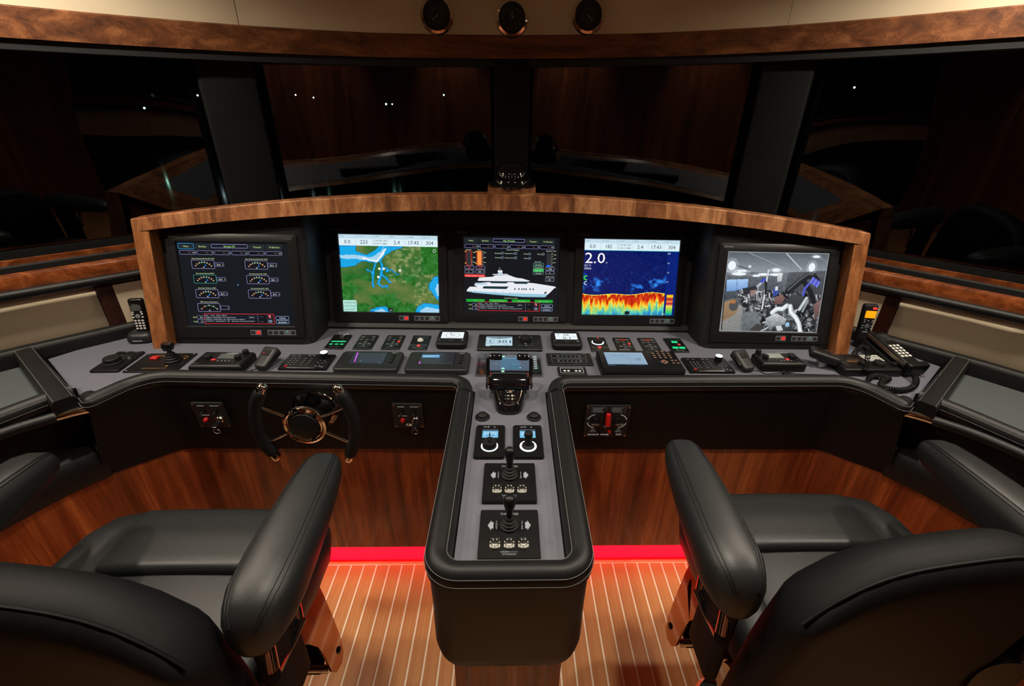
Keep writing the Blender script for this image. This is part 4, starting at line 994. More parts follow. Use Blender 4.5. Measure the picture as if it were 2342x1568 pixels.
# ---- searchlight joystick panel
t = put('searchlight_control', 'black searchlight control plate with short joystick and red rocker switch', 'control panel', -1.271, 1.478, 2)
plate(t, 0.178, 0.137, 0.003, 0.005); screws(t, 0.080, 0.060, 0.005, 0.004)
o = MB().plate(0.026, 0.020, 0.002, 0.005, 0.013, 0.002, c=(-0.038, 0.026)).build('rocker_switch', M_RED, t)
def joystick(t, x, y, z, s, ball=True):
    b = MB().lathe([(0.026 * s, 0), (0.026 * s, 0.006 * s), (0.021 * s, 0.009 * s), (0.022 * s, 0.014 * s), (0.017 * s, 0.017 * s), (0.018 * s, 0.022 * s), (0.013 * s, 0.025 * s), (0.013 * s, 0.030 * s), (0.009 * s, 0.034 * s), (0.0003, 0.034 * s)], (x, y, z), 24).build('rubber_boot', M_RUBBER, t)
    g = MB()
    if ball: g.lathe([(0.007 * s, 0.030 * s), (0.008 * s, 0.040 * s), (0.012 * s, 0.062 * s), (0.0155 * s, 0.078 * s), (0.0165 * s, 0.088 * s), (0.0145 * s, 0.097 * s), (0.009 * s, 0.103 * s), (0.0003, 0.105 * s)], (x, y, z), 20)
    else: g.lathe([(0.007 * s, 0.030 * s), (0.007 * s, 0.044 * s), (0.016 * s, 0.046 * s), (0.018 * s, 0.052 * s), (0.018 * s, 0.064 * s), (0.015 * s, 0.069 * s), (0.0003, 0.070 * s)], (x, y, z), 20)
    g.build('grip', M_BLACK if ball else M_GLOSSB, t)
joystick(t, 0.036, 0.008, 0.005, 1.05, False)
sh = Sheet(178, 137, 0.001); sh.text(40, 24, 'SEARCHLIGHT', 7, GOLD); sh.text(50, 116, 'OUTSIDE LIGHTING INC. BY CAPITAL', 5, GOLD)
for a in (30, 150, 270): sh.poly([(125 + 36 * math.cos(math.radians(a)), 60 - 36 * math.sin(math.radians(a)) - 4), (129 + 36 * math.cos(math.radians(a)), 64 - 36 * math.sin(math.radians(a))), (121 + 36 * math.cos(math.radians(a)), 64 - 36 * math.sin(math.radians(a)))], GOLD)
sh.arc(150, 34, 10, -40, 160, 1.5, GOLD); sheet(t, sh, 'gold_print', M_PRINT, 0.0053)

# ---- VHF radios
def vhf(x, y, yaw, label, flip=False, w=0.183, d=0.112, h=0.032):
    t = put('marine_radio', label, 'radio', x, y, yaw); f = -1 if flip else 1
    MB().stack(w, d, 0.008, [(0.004, 0), (0, 0.004), (0, h - 0.01), (0.006, h - 0.002), (0.010, h)]).build('housing', M_BLACK, t)
    MB().plate(0.062, 0.036, 0.002, h - 0.001, h + 0.001, 0.0004, c=(f * 0.012, 0.016)).build('display', M_LCD if flip else mat('dim_radio_display', rgb(58, 66, 62), 0.3), t)
    knob(t, -f * 0.048, -0.002, h, 0.014, 0.014); knob(t, f * 0.066, 0.036, h, 0.0105, 0.016); knob(t, f * 0.058, -0.004, h, 0.0115, 0.015)
    MB().plate(0.016, 0.011, 0.002, h, h + 0.004, 0.001, c=(-f * 0.022, -0.014)).build('distress_button', M_RED, t)
    keys(t, [(f * (-0.004 + 0.013 * k), -0.016) for k in range(4)], 0.009, 0.006, h, 0.002, M_DKGREY)
    sp = MB()
    for k in range(6): sp.box((-f * 0.074 + k * 0.0035 * f, 0.02, h + 0.0003), (0.0016, 0.04, 0.001))
    if flip: sp.build('speaker_slots', M_MATTE, t)
    sh = Sheet(183, 112, 0.001); sh.text(100, 16, 'MULTIFUNCTION', 5, WHT); sh.text(10 if not flip else 140, 96, 'RADIO', 6, GRYT)
    for k in range(4): sh.rect(84 + 13 * k, 76, 7, 2, WHT)
    if not flip: sh.rect(88, 18, 44, 4, (215, 225, 215))
    sheet(t, sh, 'legend', M_BACKLIT, h + 0.0005); return t
vhf(-1.038, 1.462, 0.5, 'flat black marine radio with knobs and red key beside the joystick plate')
def coil(p, r=0.006, turns=14, wr=0.0016, n=8):
    """helical cord along a smooth path"""
    P = fill3(p, 10); out = []; N = len(P) - 1; M_ = turns * n
    for k in range(M_ + 1):
        u = k / M_ * N; i = min(int(u), N - 1); q = P[i].lerp(P[i + 1], u - i); t_ = (P[min(i + 1, N)] - P[max(i - 1, 0)]).normalized()
        a = t_.orthogonal().normalized() if abs(t_.z) > .9 else Vector((-t_.y, t_.x, 0)).normalized(); b = t_.cross(a); th = 2 * math.pi * k / n
        out.append(q + a * r * math.cos(th) + b * r * math.sin(th))
    return MB().tube(out, wr, 5)
def fist_mic(x, y, yaw, tilt, label, cordpath, coiled=False, z=0.0, redkey=True):
    t = put('fist_microphone', label, 'microphone', x, y, yaw)
    X = T(0, 0, 0.028 + z) @ RX(tilt)
    def shape(a, b, c):
        k = 1.0 + 0.16 * (b / 0.044); return (a * k, b, c * (1 + 0.25 * b / 0.044))
    MB().rbox((0.027, 0.046, 0.016), 0.011, 4, shape, x=X).build('body', M_DKGREY, t)
    MB().plate(0.030, 0.030, 0.004, 0.0155, 0.0185, 0.001, c=(0, 0.018), x=X).build('key_panel', M_BLACK, t)
    for k in range(3):
        for j in range(2): MB().plate(0.006, 0.005, 0.001, 0.018, 0.0198, 0.0005, c=(-0.009 + 0.009 * k, 0.012 + 0.010 * j), x=X).build('key', M_RED if redkey and k == 0 and j == 0 else M_DKGREY, t)
    MB().rbox((0.004, 0.018, 0.007), 0.003, 3, x=X @ T(-0.028, -0.005, 0)).build('push_to_talk', M_BLACK, t)
    MB().rbox((0.012, 0.012, 0.010), 0.004, 2, x=T(0, 0.01, 0.010)).build('holder', M_STEEL, t)
    p0 = X @ Vector((0, -0.044, 0)); pts = [p0] + [Vector(q) for q in cordpath]
    if coiled:
        (coil(pts, 0.0065, 26)).build('coil_cord', M_RUBBER, t)
    else: MB().tube(fill3(pts, 8), 0.0022, 6).build('cord', M_RUBBER, t)
    return t
fist_mic(-0.884, 1.468, -14, 24, 'black fist microphone with red key leaning beside the flat radio', [(-0.016, -0.062, 0.012), (-0.022, -0.085, 0.004), (-0.018, -0.112, 0.003)])

# ---- camera / keyboard controllers with lit joystick knob
def keyboard(x, label):
    t = put('keyboard_controller', label, 'keyboard', x, 1.487, 0)
    MB().stack(0.171, 0.108, 0.003, [(0, 0), (0, 0.007), (0.0012, 0.009)]).build('housing', M_BLACK, t)
    MB().box((-0.005, -0.050, 0.0095), (0.10, 0.005, 0.002)).build('chrome_strip', M_CHROME, t)
    knob(t, 0.052, 0.030, 0.009, 0.014, 0.022, M_GLOSSB, 'joystick_knob', M_RING)
    pts = [(-0.062 + 0.013 * c, 0.016 - 0.015 * r) for r in range(4) for c in range(3)] + [(-0.012 + 0.022 * c, 0.016 - 0.015 * r) for r in range(4) for c in range(2)]
    keys(t, pts, 0.0095, 0.007, 0.009, 0.002, M_DKGREY)
    MB().plate(0.010, 0.007, 0.001, 0.009, 0.012, 0.0004, c=(-0.062, -0.040)).build('red_key', M_RED, t)
    sh = Sheet(171, 108, 0.001)
    for px, py in pts: sh.rect(85.5 + px * 1000 - 2, 54 - py * 1000 - 0.6, 4, 1.6, WHT)
    for k in range(7): a = k * 60; sh.rect(138 + 14 * math.cos(math.radians(a)), 62 + 12 * math.sin(math.radians(a)), 3.5, 2, WHT)
    for k, x in enumerate((16, 36, 74, 92)): sh.rect(x, 16, 10, 1.6, WHT)
    sh.text(74, 12, 'Camera', 7, GRYT); sh.rect(126, 92, 7, 3, WHT); sh.rect(140, 92, 7, 3, WHT); sh.rect(150, 98, 8, 3, WHT)
    sheet(t, sh, 'legend', M_BACKLIT, 0.0114); return t
keyboard(-0.750, 'thin black keypad controller between the fist microphone and the engine display')
keyboard(0.753, 'thin black keypad controller to the side of the tall navigation display')

# ---- engine displays
def engine_display(x, w, label, second):
    t = put('engine_display', label, 'display', x, 1.477)
    MB().stack(w, 0.138, 0.018, [(0.002, 0), (0, 0.003), (0, 0.018), (0.003, 0.022), (0.006, 0.023)], n=6).build('housing', M_DKGREY, t)
    sw, sd = w * 0.54, 0.080
    MB().plate(sw + 0.006, sd + 0.006, 0.002, 0.0225, 0.0236, 0.0004, c=(-0.006, 0.012)).build('screen_surround', M_BLACK, t)
    sh = Sheet(120, 80, sw / 120); sh.rect(0, 0, 120, 80, (46, 48, 56), 0)
    if second:
        sh.rect(4, 14, 62, 20, (96, 160, 210)); sh.rect(6, 20, 58, 2, (180, 215, 235), 2); sh.rect(6, 26, 40, 1.5, (190, 220, 238), 2); sh.rect(70, 8, 46, 64, (38, 38, 42), 1); sh.poly([(0, 80), (0, 56), (8, 80)], (190, 90, 200), 2)
    else:
        sh.poly([(8, 2), (14, 2), (22, 70), (18, 74)], (190, 84, 205), 1); sh.disc(38, 62, 1.6, (150, 190, 250), 2); sh.disc(106, 74, 1.6, (150, 190, 250), 2); sh.disc(112, 46, 1.2, (150, 190, 250), 2); sh.rect(28, 8, 86, 60, (52, 54, 62), 1)
    sheet(t, sh, 'screen', M_SCREEN, 0.0240, -0.006, 0.012)
    for k in range(4): MB().lathe([(0.0075, 0), (0.0072, 0.003), (0.005, 0.004), (0.0003, 0.0042)], (w * 0.36, 0.034 - 0.017 * k, 0.023), 14).build('button', M_BLACK, t)
    sh = Sheet(100, 60, 0.001); sh.text(50 + w * 360, 30 - 43, 'CAT', 11, WHT, 'C')
    for k in range(4): sh.rect(47 + w * 360, 30 - 35 + 17 * k, 6, 1.6, GRYT)
    sheet(t, sh, 'legend', M_BACKLIT, 0.0276)
engine_display(-0.520, 0.230, 'dark grey engine display with rounded corners and blank screen beside the keypad controller', False)
engine_display(-0.267, 0.230, 'dark grey engine display with rounded corners and pale blue readout next to the pedestal', True)

# ---- back row of small panels
def small_panel(name, x, label, cat, yaw=0.0):
    t = put(name, label, cat, x, 1.659, yaw); plate(t, 0.074, 0.124, 0.003, 0.005); return t
t = small_panel('key_switch_panel', -0.696, 'small black panel with ignition key and three green lights', 'switch panel')
MB().lathe([(0.009, 0), (0.009, 0.003), (0.007, 0.005), (0.0003, 0.005)], (0.002, 0.036, 0.005), 16).build('lock_barrel', M_CHROME, t)
MB().plate(0.004, 0.014, 0.001, 0.008, 0.030, 0.001, c=(0.002, 0.036)).build('key_blade', M_STEEL, t)
ring_ = [(0.016 + 0.016 * math.cos(a), 0.034 + 0.006 * math.sin(a), 0.018 + 0.006 * math.cos(a)) for a in [2 * math.pi * k / 16 for k in range(16)]]
MB().tube(ring_, 0.0012, 6, True).build('key_ring', M_STEEL, t)
MB().plate(0.058, 0.007, 0.001, 0.005, 0.0062, 0.0003, c=(0.002, -0.002)).build('light_bar', M_GRNLED, t)
keys(t, [(-0.020, -0.026), (0.002, -0.026), (0.022, -0.026)], 0.013, 0.007, 0.005, 0.0012, M_GRNLED, 'green_light')
sh = Sheet(74, 124, 0.001); sh.text(37, 113, 'NAVIG. LIGHTS', 6, GRYT, 'C'); sheet(t, sh, 'legend', M_BACKLIT, 0.0054)
def cross_panel(x, label, red, disp=False):
    t = small_panel('keypad_panel', x, label, 'keypad')
    MB().plate(0.034, 0.014, 0.001, 0.005, 0.006, 0.0003, c=(0, 0.040)).build('window_strip', mat('dim_red_window', rgb(70, 22, 20), 0.4, emit=rgb(150, 40, 34), estr=0.4) if disp else M_LCDDARK, t)
    for cx, cy in ((-0.022, 0.040), (0.022, 0.040), (-0.022, 0.018), (0.0, 0.018), (0.022, 0.018), (0, -0.004), (-0.018, -0.020), (0, -0.020), (0.018, -0.020), (0, -0.036)):
        MB().plate(0.0145, 0.0125, 0.001, 0.005, 0.0062, 0.0003, c=(cx, cy)).build('key', mat('smoke_key', (0.045, 0.047, 0.05, 1), 0.5), t)
    sh = Sheet(74, 124, 0.001)
    for cx, cy in ((0, -0.004), (-0.018, -0.020), (0.018, -0.020), (0, -0.036), (-0.022, 0.040), (0.022, 0.040)): sh.poly([(37 + cx * 1000 - 2.5, 62 - cy * 1000 + 1.5), (37 + cx * 1000 + 2.5, 62 - cy * 1000 + 1.5), (37 + cx * 1000, 62 - cy * 1000 - 2.5)], (215, 218, 220))
    sh.text(37, 114, 'SEARCHLIGHT', 6, GRYT, 'C'); sh.text(66, 100, 'DIMMER', 4.5, GRYT, 'R'); sheet(t, sh, 'legend', M_BACKLIT, 0.0068)
    if red: MB().lathe([(0.0055, 0), (0.005, 0.0016), (0.0003, 0.002)], (0.022, 0.0 + 0.000, 0.006), 12).build('red_light', M_REDLED, t)
cross_panel(-0.586, 'small black keypad panel with arrow keys, unlit, beside the ignition key panel', False)
cross_panel(-0.476, 'small black keypad panel with arrow keys and one red light, beside the trackball panel', True)
t = small_panel('trackball_panel', -0.369, 'small black panel with pale trackball and red light', 'trackball')
MB().sphere((0, 0.012, 0.004), 0.0135, 18, 10).build('ball', mat('pale_ball', rgb(190, 190, 188), 0.25), t)
MB().lathe([(0.016, 0.005), (0.016, 0.007), (0.014, 0.007), (0.014, 0.005)], (0, 0.012, 0), 20).build('ball_ring', M_DKGREY, t)
keys(t, [(-0.022, -0.032), (0.022, -0.032)], 0.018, 0.012, 0.005, 0.0012, M_DKGREY); MB().plate(0.012, 0.012, 0.002, 0.005, 0.0064, 0.0004, c=(0, -0.032)).build('red_light', M_REDLED, t)
sh = Sheet(74, 124, 0.001); sh.frame(12, 16, 50, 14, 1, GRYT); sh.text(37, 26, '- + -', 8, GRYT, 'C'); sh.text(37, 116, 'Display Dimensions', 5.5, WHT, 'C'); sh.frame(6, 88, 62, 14, 1, GRYT, 1, 2); sheet(t, sh, 'legend', M_BACKLIT, 0.0068)
def hand_display(x, label, art):
    t = put('instrument_display', label, 'instrument', x, 1.668)
    MB().stack(0.122, 0.128, 0.020, [(0.003, 0), (0, 0.004), (0, 0.022), (0.004, 0.027), (0.007, 0.028)], n=6).build('housing', M_RUBBER, t)
    sh = Sheet(100, 62, 0.0009); sh.rect(0, 0, 100, 62, (236, 246, 250), 0); art(sh); sheet(t, sh, 'screen', M_SCREEN, 0.0287, 0, 0.010)
    sh = Sheet(122, 128, 0.001); sh.text(61, 104, 'SIMRAD', 6, GRYT, 'C'); sh.rect(8, 94, 5, 2, WHT); sh.rect(100, 96, 8, 4, WHT); sheet(t, sh, 'legend', M_BACKLIT, 0.0284)
def art_dial(s):
    s.disc(50, 31, 34, (206, 214, 216), 1, 28, 27); s.disc(50, 31, 28, (240, 246, 248), 2, 28, 22); s.disc(50, 31, 14, (214, 222, 226), 3, 20, 11)
    for k in range(24): a = math.radians(15 * k); s.line([(50 + 29 * math.cos(a), 31 + 23 * math.sin(a)), (50 + 33 * math.cos(a), 31 + 26 * math.sin(a))], 1, (90, 100, 110), 4)
    s.line([(46, 28), (40, 14)], 2.4, (40, 60, 80), 5); s.poly([(37, 14), (43, 12), (38, 8)], (40, 60, 80), 5); s.rect(0, 0, 100, 6, (226, 236, 240), 5); s.text(4, 5, 'AWA', 6, (60, 70, 80))
def art_num(s):
    s.text(50, 26, '36', 28, (28, 34, 40), 'C'); s.text(50, 60, '0.1', 34, (28, 34, 40), 'C'); s.poly([(8, 14), (18, 9), (18, 18)], (60, 70, 80), 2); s.rect(0, 33, 100, 1, (150, 160, 170), 2); s.text(84, 40, 'kn', 8, (60, 70, 80))
hand_display(-0.237, 'chunky black instrument with a lit round wind dial', art_dial)
hand_display(0.229, 'chunky black instrument showing the figures 36 and 0.1', art_num)
# autopilot head
t = put('autopilot_head', 'wide black autopilot head showing heading 301 with rotary knob', 'autopilot', -0.003, 1.661)
MB().stack(0.259, 0.134, 0.004, [(0, 0), (0, 0.008), (0.002, 0.010)]).build('housing', M_BLACK, t)
sh = Sheet(120, 92, 0.0009); sh.rect(0, 0, 120, 92, (188, 218, 232), 0); sh.poly([(0, 0), (120, 0), (120, 12), (90, 22), (60, 25), (30, 22), (0, 12)], (120, 140, 152), 1)
sh.text(60, 20, '301', 15, (20, 30, 40), 'C', 3); sh.frame(3, 28, 34, 46, 1.5, (30, 44, 56), 2); sh.text(20, 66, 'S', 38, (20, 28, 36), 'C', 3); sh.text(80, 66, '301', 38, (20, 28, 36), 'C', 3, 66); sh.text(116, 66, '.2', 14, (20, 28, 36), 'R', 3); sh.text(96, 86, '0°', 12, (20, 28, 36), 'C', 3); sh.rect(0, 76, 120, 1.4, (60, 80, 96), 2)
MB().plate(0.114, 0.090, 0.002, 0.0098, 0.0108, 0.0003, c=(-0.044, 0.004)).build('screen_surround', M_GLOSSB, t)
sheet(t, sh, 'screen', M_SCREEN, 0.0113, -0.044, 0.004)
knob(t, 0.064, 0.018, 0.010, 0.023, 0.016); keys(t, [(0.040, -0.034), (0.063, -0.034), (0.086, -0.034)], 0.018, 0.011, 0.010, 0.002, M_DKGREY)
sh = Sheet(259, 134, 0.001)
for a in (45, 135): sh.poly([(193.5 + 33 * math.cos(math.radians(a)) - 5, 49 - 30 * math.sin(math.radians(a)) + 4), (193.5 + 33 * math.cos(math.radians(a)) + 5, 49 - 30 * math.sin(math.radians(a)) + 4), (193.5 + 33 * math.cos(math.radians(a)), 49 - 30 * math.sin(math.radians(a)) - 4)], (180, 182, 180))
sh.rect(188, 84, 10, 3, WHT); sh.disc(222, 84, 2, (90, 200, 120), 1); sh.arc(196, 102, 3, 0, 360, 1, WHT, 1, 8); sheet(t, sh, 'legend', M_BACKLIT, 0.0122)
# right-hand back row
t = small_panel('rotary_panel', 0.362, 'small black panel with lit round knob and red light', 'rotary control')
knob(t, 0, 0.016, 0.005, 0.021, 0.014, M_RUBBER); MB().lathe([(0.0225, 0.0052), (0.0255, 0.0052), (0.0255, 0.0062), (0.0225, 0.0062)], (0, 0.014, 0), 28).build('lit_ring', M_RING, t)
MB().box((0.001, 0.026, 0.0195), (0.002, 0.018, 0.001)).build('pointer', M_REDLED, t)
keys(t, [(-0.022, -0.032), (0.022, -0.032)], 0.018, 0.012, 0.005, 0.0012, M_DKGREY); MB().plate(0.013, 0.013, 0.003, 0.005, 0.0066, 0.0004, c=(0, -0.032)).build('red_light', M_REDLED, t)
sh = Sheet(74, 124, 0.001); sh.frame(6, 87, 62, 15, 1, GRYT, 1, 2); sh.text(30, 116, 'Display', 5.5, WHT, 'C'); sheet(t, sh, 'legend', M_BACKLIT, 0.0056)
cross_panel(0.469, 'small black keypad panel with red window and red light, beside the lit rotary panel', True, True)
cross_panel(0.576, 'small black keypad panel with dim red window, beside the green key panel', False, True)
t = small_panel('green_key_panel', 0.688, 'small black panel with green lit keys', 'keypad')
for cx, cy, m_ in ((0.0, 0.024, M_GRNLED), (0.012, 0.0, M_DKGREY), (-0.012, -0.028, M_GRNLED), (0.016, -0.028, M_GRNLED), (-0.006, 0.046, M_DKGREY), (0.020, 0.046, M_DKGREY)):
    MB().plate(0.024 if m_ is M_GRNLED else 0.018, 0.016, 0.001, 0.005, 0.0062, 0.0003, c=(cx, cy)).build('key', m_, t)
MB().plate(0.009, 0.010, 0.001, 0.0062, 0.0068, 0.0002, c=(0.012, 0.0)).build('red_light', M_REDLED, t)
sh = Sheet(74, 124, 0.001); sh.text(37, 115, 'EMERG. STOP', 6, WHT, 'C'); sheet(t, sh, 'legend', M_BACKLIT, 0.0056)

# ---- touch display behind the throttle
t = put('touch_display', 'flat glass touch display with green marks and silver edge behind the throttle', 'display', -0.005, 1.481)
MB().stack(0.243, 0.168, 0.006, [(0, 0), (0, 0.008), (0.0015, 0.010)]).build('silver_frame', M_STEEL, t)
MB().plate(0.237, 0.162, 0.005, 0.0095, 0.0108, 0.0003).build('glass', M_GLOSSB, t)
sh = Sheet(240, 165, 0.001); sh.rect(36, 22, 166, 116, (74, 86, 104), 0); sh.rect(36, 22, 166, 14, (92, 100, 112), 1); sh.rect(88, 40, 70, 90, (58, 104, 130), 1)
for k in range(11): sh.rect(44, 44 + 8 * k, 148, 0.7, (100, 130, 150), 2)
for x, y in ((92, 26), (92, 118), (92, 138)): sh.rr(x, y, 11, 11, 2, (170, 240, 205), 3)
for x, y in ((160, 26), (158, 112), (48, 28)): sh.rect(x, y, 6, 8, (110, 190, 225), 3)
sh.text(62, 92, 'Tanks', 7, (150, 175, 195)); sh.text(130, 92, 'Main Control', 6, (150, 175, 195)); sh.rect(56, 44, 130, 1.6, (150, 200, 225), 3); sh.text(40, 34, 'STATUS', 7, (170, 200, 215))
for k in range(8): sh.rr(211, 26 + 13 * k, 14, 4.5, 2, (215, 222, 226), 1)
for k in range(5): sh.rect(14, 40 + 22 * k, 3, 1, GRYT, 1)
sheet(t, sh, 'screen', M_SCREEN, 0.0112)
# key strip and small display
t = put('key_strip', 'black strip panel with two rows of outlined keys', 'keypad', 0.227, 1.527); plate(t, 0.174, 0.090, 0.003, 0.007)
sh = Sheet(174, 90, 0.001); 
for r in range(2):
    sh.frame(18, 12 + 34 * r, 22, 28, 1.1, GRYT, 1, 2); sh.frame(132, 12 + 34 * r, 20, 26, 1.1, GRYT, 1, 2)
    sh.frame(44, 14 + 34 * r, 84, 28, 1.1, GRYT, 1, 2)
    for k in range(5): sh.frame(46 + 16.5 * k, 20 + 34 * r, 14, 19, 0.9, GRYT, 2, 2)
sh.text(60, 10, 'NAVIGATION - ADDITIONAL', 4.5, GRYT); sheet(t, sh, 'legend', M_BACKLIT, 0.0074)
t = put('button_panel', 'narrow black button panel with white outline next to the pedestal rim', 'button panel', 0.227, 1.437); plate(t, 0.104, 0.058, 0.002, 0.007)
sh = Sheet(104, 58, 0.001); sh.frame(8, 8, 86, 40, 2, WHT, 1); sh.rect(10, 14, 82, 1.4, WHT, 1)
sheet(t, sh, 'legend', M_BACKLIT, 0.0074)
keys(t, [(-0.028, -0.004), (-0.014, -0.004), (0.014, -0.004), (0.028, -0.004)], 0.010, 0.009, 0.007, 0.002, M_WHITEK, 'button', 0.004)
# navigation display
t = put('navigation_display', 'black navigation display with pale blue screen and pink lit keypad', 'display', 0.483, 1.472)
MB().stack(0.304, 0.146, 0.006, [(0, 0), (0, 0.030), (0.004, 0.037), (0.007, 0.038)]).build('housing', M_BLACK, t)
MB().box((0.0, -0.0715, 0.026), (0.29, 0.006, 0.012)).build('front_lip', M_DKGREY, t)
sh = Sheet(150, 92, 0.00098); sh.rect(0, 0, 150, 92, (128, 160, 186), 0); sh.rect(3, 3, 144, 84, (140, 168, 190), 1)
sh.rect(92, 4, 1, 82, (90, 118, 142), 2); sh.rect(4, 40, 88, 0.8, (90, 118, 142), 2); sh.text(48, 30, 'CRS 301', 16, (96, 126, 150), 'C'); sh.text(120, 62, '28', 26, (84, 112, 136), 'C'); sh.rect(0, 0, 150, 2, (190, 215, 232), 3); sh.rect(148, 0, 2, 92, (190, 215, 232), 3)
sheet(t, sh, 'screen', M_SCREEN, 0.0386, -0.054, 0.004)
pk = [(0.060 + 0.020 * c, 0.058 - 0.0165 * r) for r in range(4) for c in range(4)] + [(0.118, -0.012), (0.132, -0.012), (0.118, -0.032), (0.134, -0.032)]
keys(t, [p for p in pk[1:]], 0.013, 0.009, 0.038, 0.003, M_DKGREY)
sh = Sheet(304, 146, 0.001)
for px, py in pk[1:]: sh.rect(152 + px * 1000 - 4, 73 - py * 1000 - 2, 8, 4, ORG)
for a in (0, 90, 180, 270): c_, s_ = math.cos(math.radians(a)), math.sin(math.radians(a)); sh.poly([(152 + 86 + 14 * c_, 73 + 24 - 14 * s_), (152 + 86 + 6 * c_ - 7 * s_, 73 + 24 - 6 * s_ - 7 * c_), (152 + 86 + 6 * c_ + 7 * s_, 73 + 24 - 6 * s_ + 7 * c_)], ORG)
sh.disc(196, 22, 1.6, (60, 240, 90)); sh.text(88, 9, 'SIMRAD', 9, WHT, 'L', 1, 42); sh.text(92, 128, 'MX610 Navigation System', 6, (90, 130, 170)); sh.rect(22, 124, 26, 5, (80, 110, 140))
sheet(t, sh, 'legend', M_BACKLIT, 0.0414)
MB().lathe([(0.018, 0), (0.018, 0.002), (0.014, 0.003), (0.0003, 0.003)], (0.086, -0.024, 0.038), 20).build('cursor_pad', M_DKGREY, t)
# starboard radios
fist_mic(0.884, 1.482, 14, 24, 'black fist microphone without lit keys beside the small radio', [(0.022, -0.062, 0.016), (0.050, -0.072, 0.006), (0.078, -0.078, 0.008), (0.110, -0.080, 0.008), (0.160, -0.086, 0.008)], False, 0.0, False)
vhf(1.030, 1.496, 0, 'compact black marine radio with pale display and red button by the coiled cord', True, 0.172, 0.092, 0.036)
o = tag(coil([Vector((1.01, 1.425, 0.962)), Vector((1.05, 1.408, 0.960)), Vector((1.12, 1.404, 0.960)), Vector((1.20, 1.402, 0.960))], 0.007, 26, 0.0018).build('coiled_cord', M_RUBBER), 'black coiled cord lying along the leather rim below the compact radio', 'cord')
t = put('long_range_radio', 'large black radio with pale keypad, dials and red key beside the phone handset', 'radio', 1.352, 1.483, 0)
MB().stack(0.225, 0.126, 0.006, [(0.003, 0), (0, 0.004), (0, 0.024), (0.004, 0.030), (0.007, 0.031)]).build('housing', M_BLACK, t)
MB().plate(0.075, 0.036, 0.002, 0.0305, 0.0318, 0.0003, c=(-0.045, 0.010)).build('display', M_LCDDARK, t)
knob(t, -0.02, -0.028, 0.031, 0.016, 0.016); knob(t, 0.045, -0.026, 0.031, 0.021, 0.014); knob(t, 0.096, -0.034, 0.031, 0.009, 0.014)
keygrid(t, [0.022 + 0.0125 * k for k in range(6)], [0.045 - 0.0125 * k for k in range(4)], 0.0092, 0.0085, 0.031, 0.002, M_WHITEK)
MB().plate(0.018, 0.014, 0.002, 0.031, 0.035, 0.001, c=(-0.098, 0.046)).build('distress_button', M_RED, t)
keys(t, [(-0.098 + 0.012 * k, 0.026) for k in range(2)], 0.010, 0.008, 0.031, 0.002, M_WHITEK)
# handset microphone lying in front of it
t = put('radio_handset', 'black hand microphone lying on the desk with coiled cord', 'microphone', 1.235, 1.495, 0)
X = T(-0.03, 0.0, 0.045) @ RZ(-28) @ RY(12)
MB().rbox((0.055, 0.026, 0.017), 0.012, 4, lambda a, b, c: (a, b * (1 - 0.22 * (a / 0.055)), c), x=X).build('body', M_DKGREY, t)
MB().plate(0.05, 0.03, 0.004, 0.0165, 0.019, 0.001, c=(-0.012, 0), x=X).build('key_panel', M_BLACK, t)
MB().tube([X @ Vector((0.05, 0, 0)), X @ Vector((0.085, -0.004, -0.006)), X @ Vector((0.125, -0.010, -0.016))], [0.013, 0.011, 0.007], 12).build('cord_boot', M_RUBBER, t)
MB().rbox((0.014, 0.014, 0.014), 0.005, 2, x=T(-0.035, 0.0, 0.014)).build('holder', M_STEEL, t)
coil([Vector((0.078, -0.078, 0.028)), Vector((0.10, -0.050, 0.046)), Vector((0.128, 0.0, 0.075)), Vector((0.105, 0.010, 0.082)), Vector((0.072, -0.01, 0.060))], 0.0075, 22, 0.002).build('coil_cord', M_RUBBER, t)
# satellite phone handset on its cradle
t = put('phone_handset', 'black telephone handset with keypad lying in a sloping cradle', 'telephone', 1.500, 1.530, 98)
X = T(0, 0, 0.052) @ RY(-13)
MB().stack(0.215, 0.086, 0.012, [(0.004, -0.040), (0, -0.034), (0, -0.020), (0.006, -0.014)], x=X, n=5).build('cradle', M_BLACK, t)
MB().stack(0.10, 0.06, 0.010, [(0, 0.0), (0.004, 0.045)], n=4).build('cradle_foot', M_BLACK, t)
MB().rbox((0.105, 0.032, 0.016), 0.010, 5, lambda a, b, c: (a, b, c - 0.25 * a * a), x=X @ T(0, 0, 0.004)).build('handset', M_BLACK, t)
for sy in (-1, 1): MB().box((0, sy * 0.034, 0.006), (0.20, 0.004, 0.012), x=X).build('side_trim', mat('bronze_trim', (0.22, 0.17, 0.13, 1), 0.3, 0.8), t)
g = MB()
for i in range(5):
    for j in range(3): g.plate(0.0105, 0.0110, 0.002, 0.0180, 0.0212, 0.0008, c=(-0.050 + 0.0150 * i, -0.017 + 0.017 * j), x=X)
o = g.build('keypad', M_WHITEK, t); o['kind'] = 'stuff'
MB().plate(0.046, 0.046, 0.002, 0.0165, 0.0195, 0.0005, c=(0.060, 0), x=X).build('display', M_LCDDARK, t)
MB().rbox((0.014, 0.044, 0.026), 0.008, 3, x=X @ T(-0.104, 0, 0.004)).build('cradle_cup', M_BLACK, t)
iv_ = (T(1.500, 1.530, DZ) @ RZ(98)).inverted()
coil([iv_ @ Vector(v) for v in ((1.487, 1.425, 0.985), (1.478, 1.372, 0.968), (1.425, 1.325, 0.962), (1.362, 1.310, 0.962), (1.322, 1.330, 0.962), (1.345, 1.362, 0.964), (1.385, 1.384, 0.964), (1.352, 1.408, 0.962), (1.312, 1.385, 0.962))], 0.0085, 58, 0.0027).build('coil_cord', M_RUBBER, t)
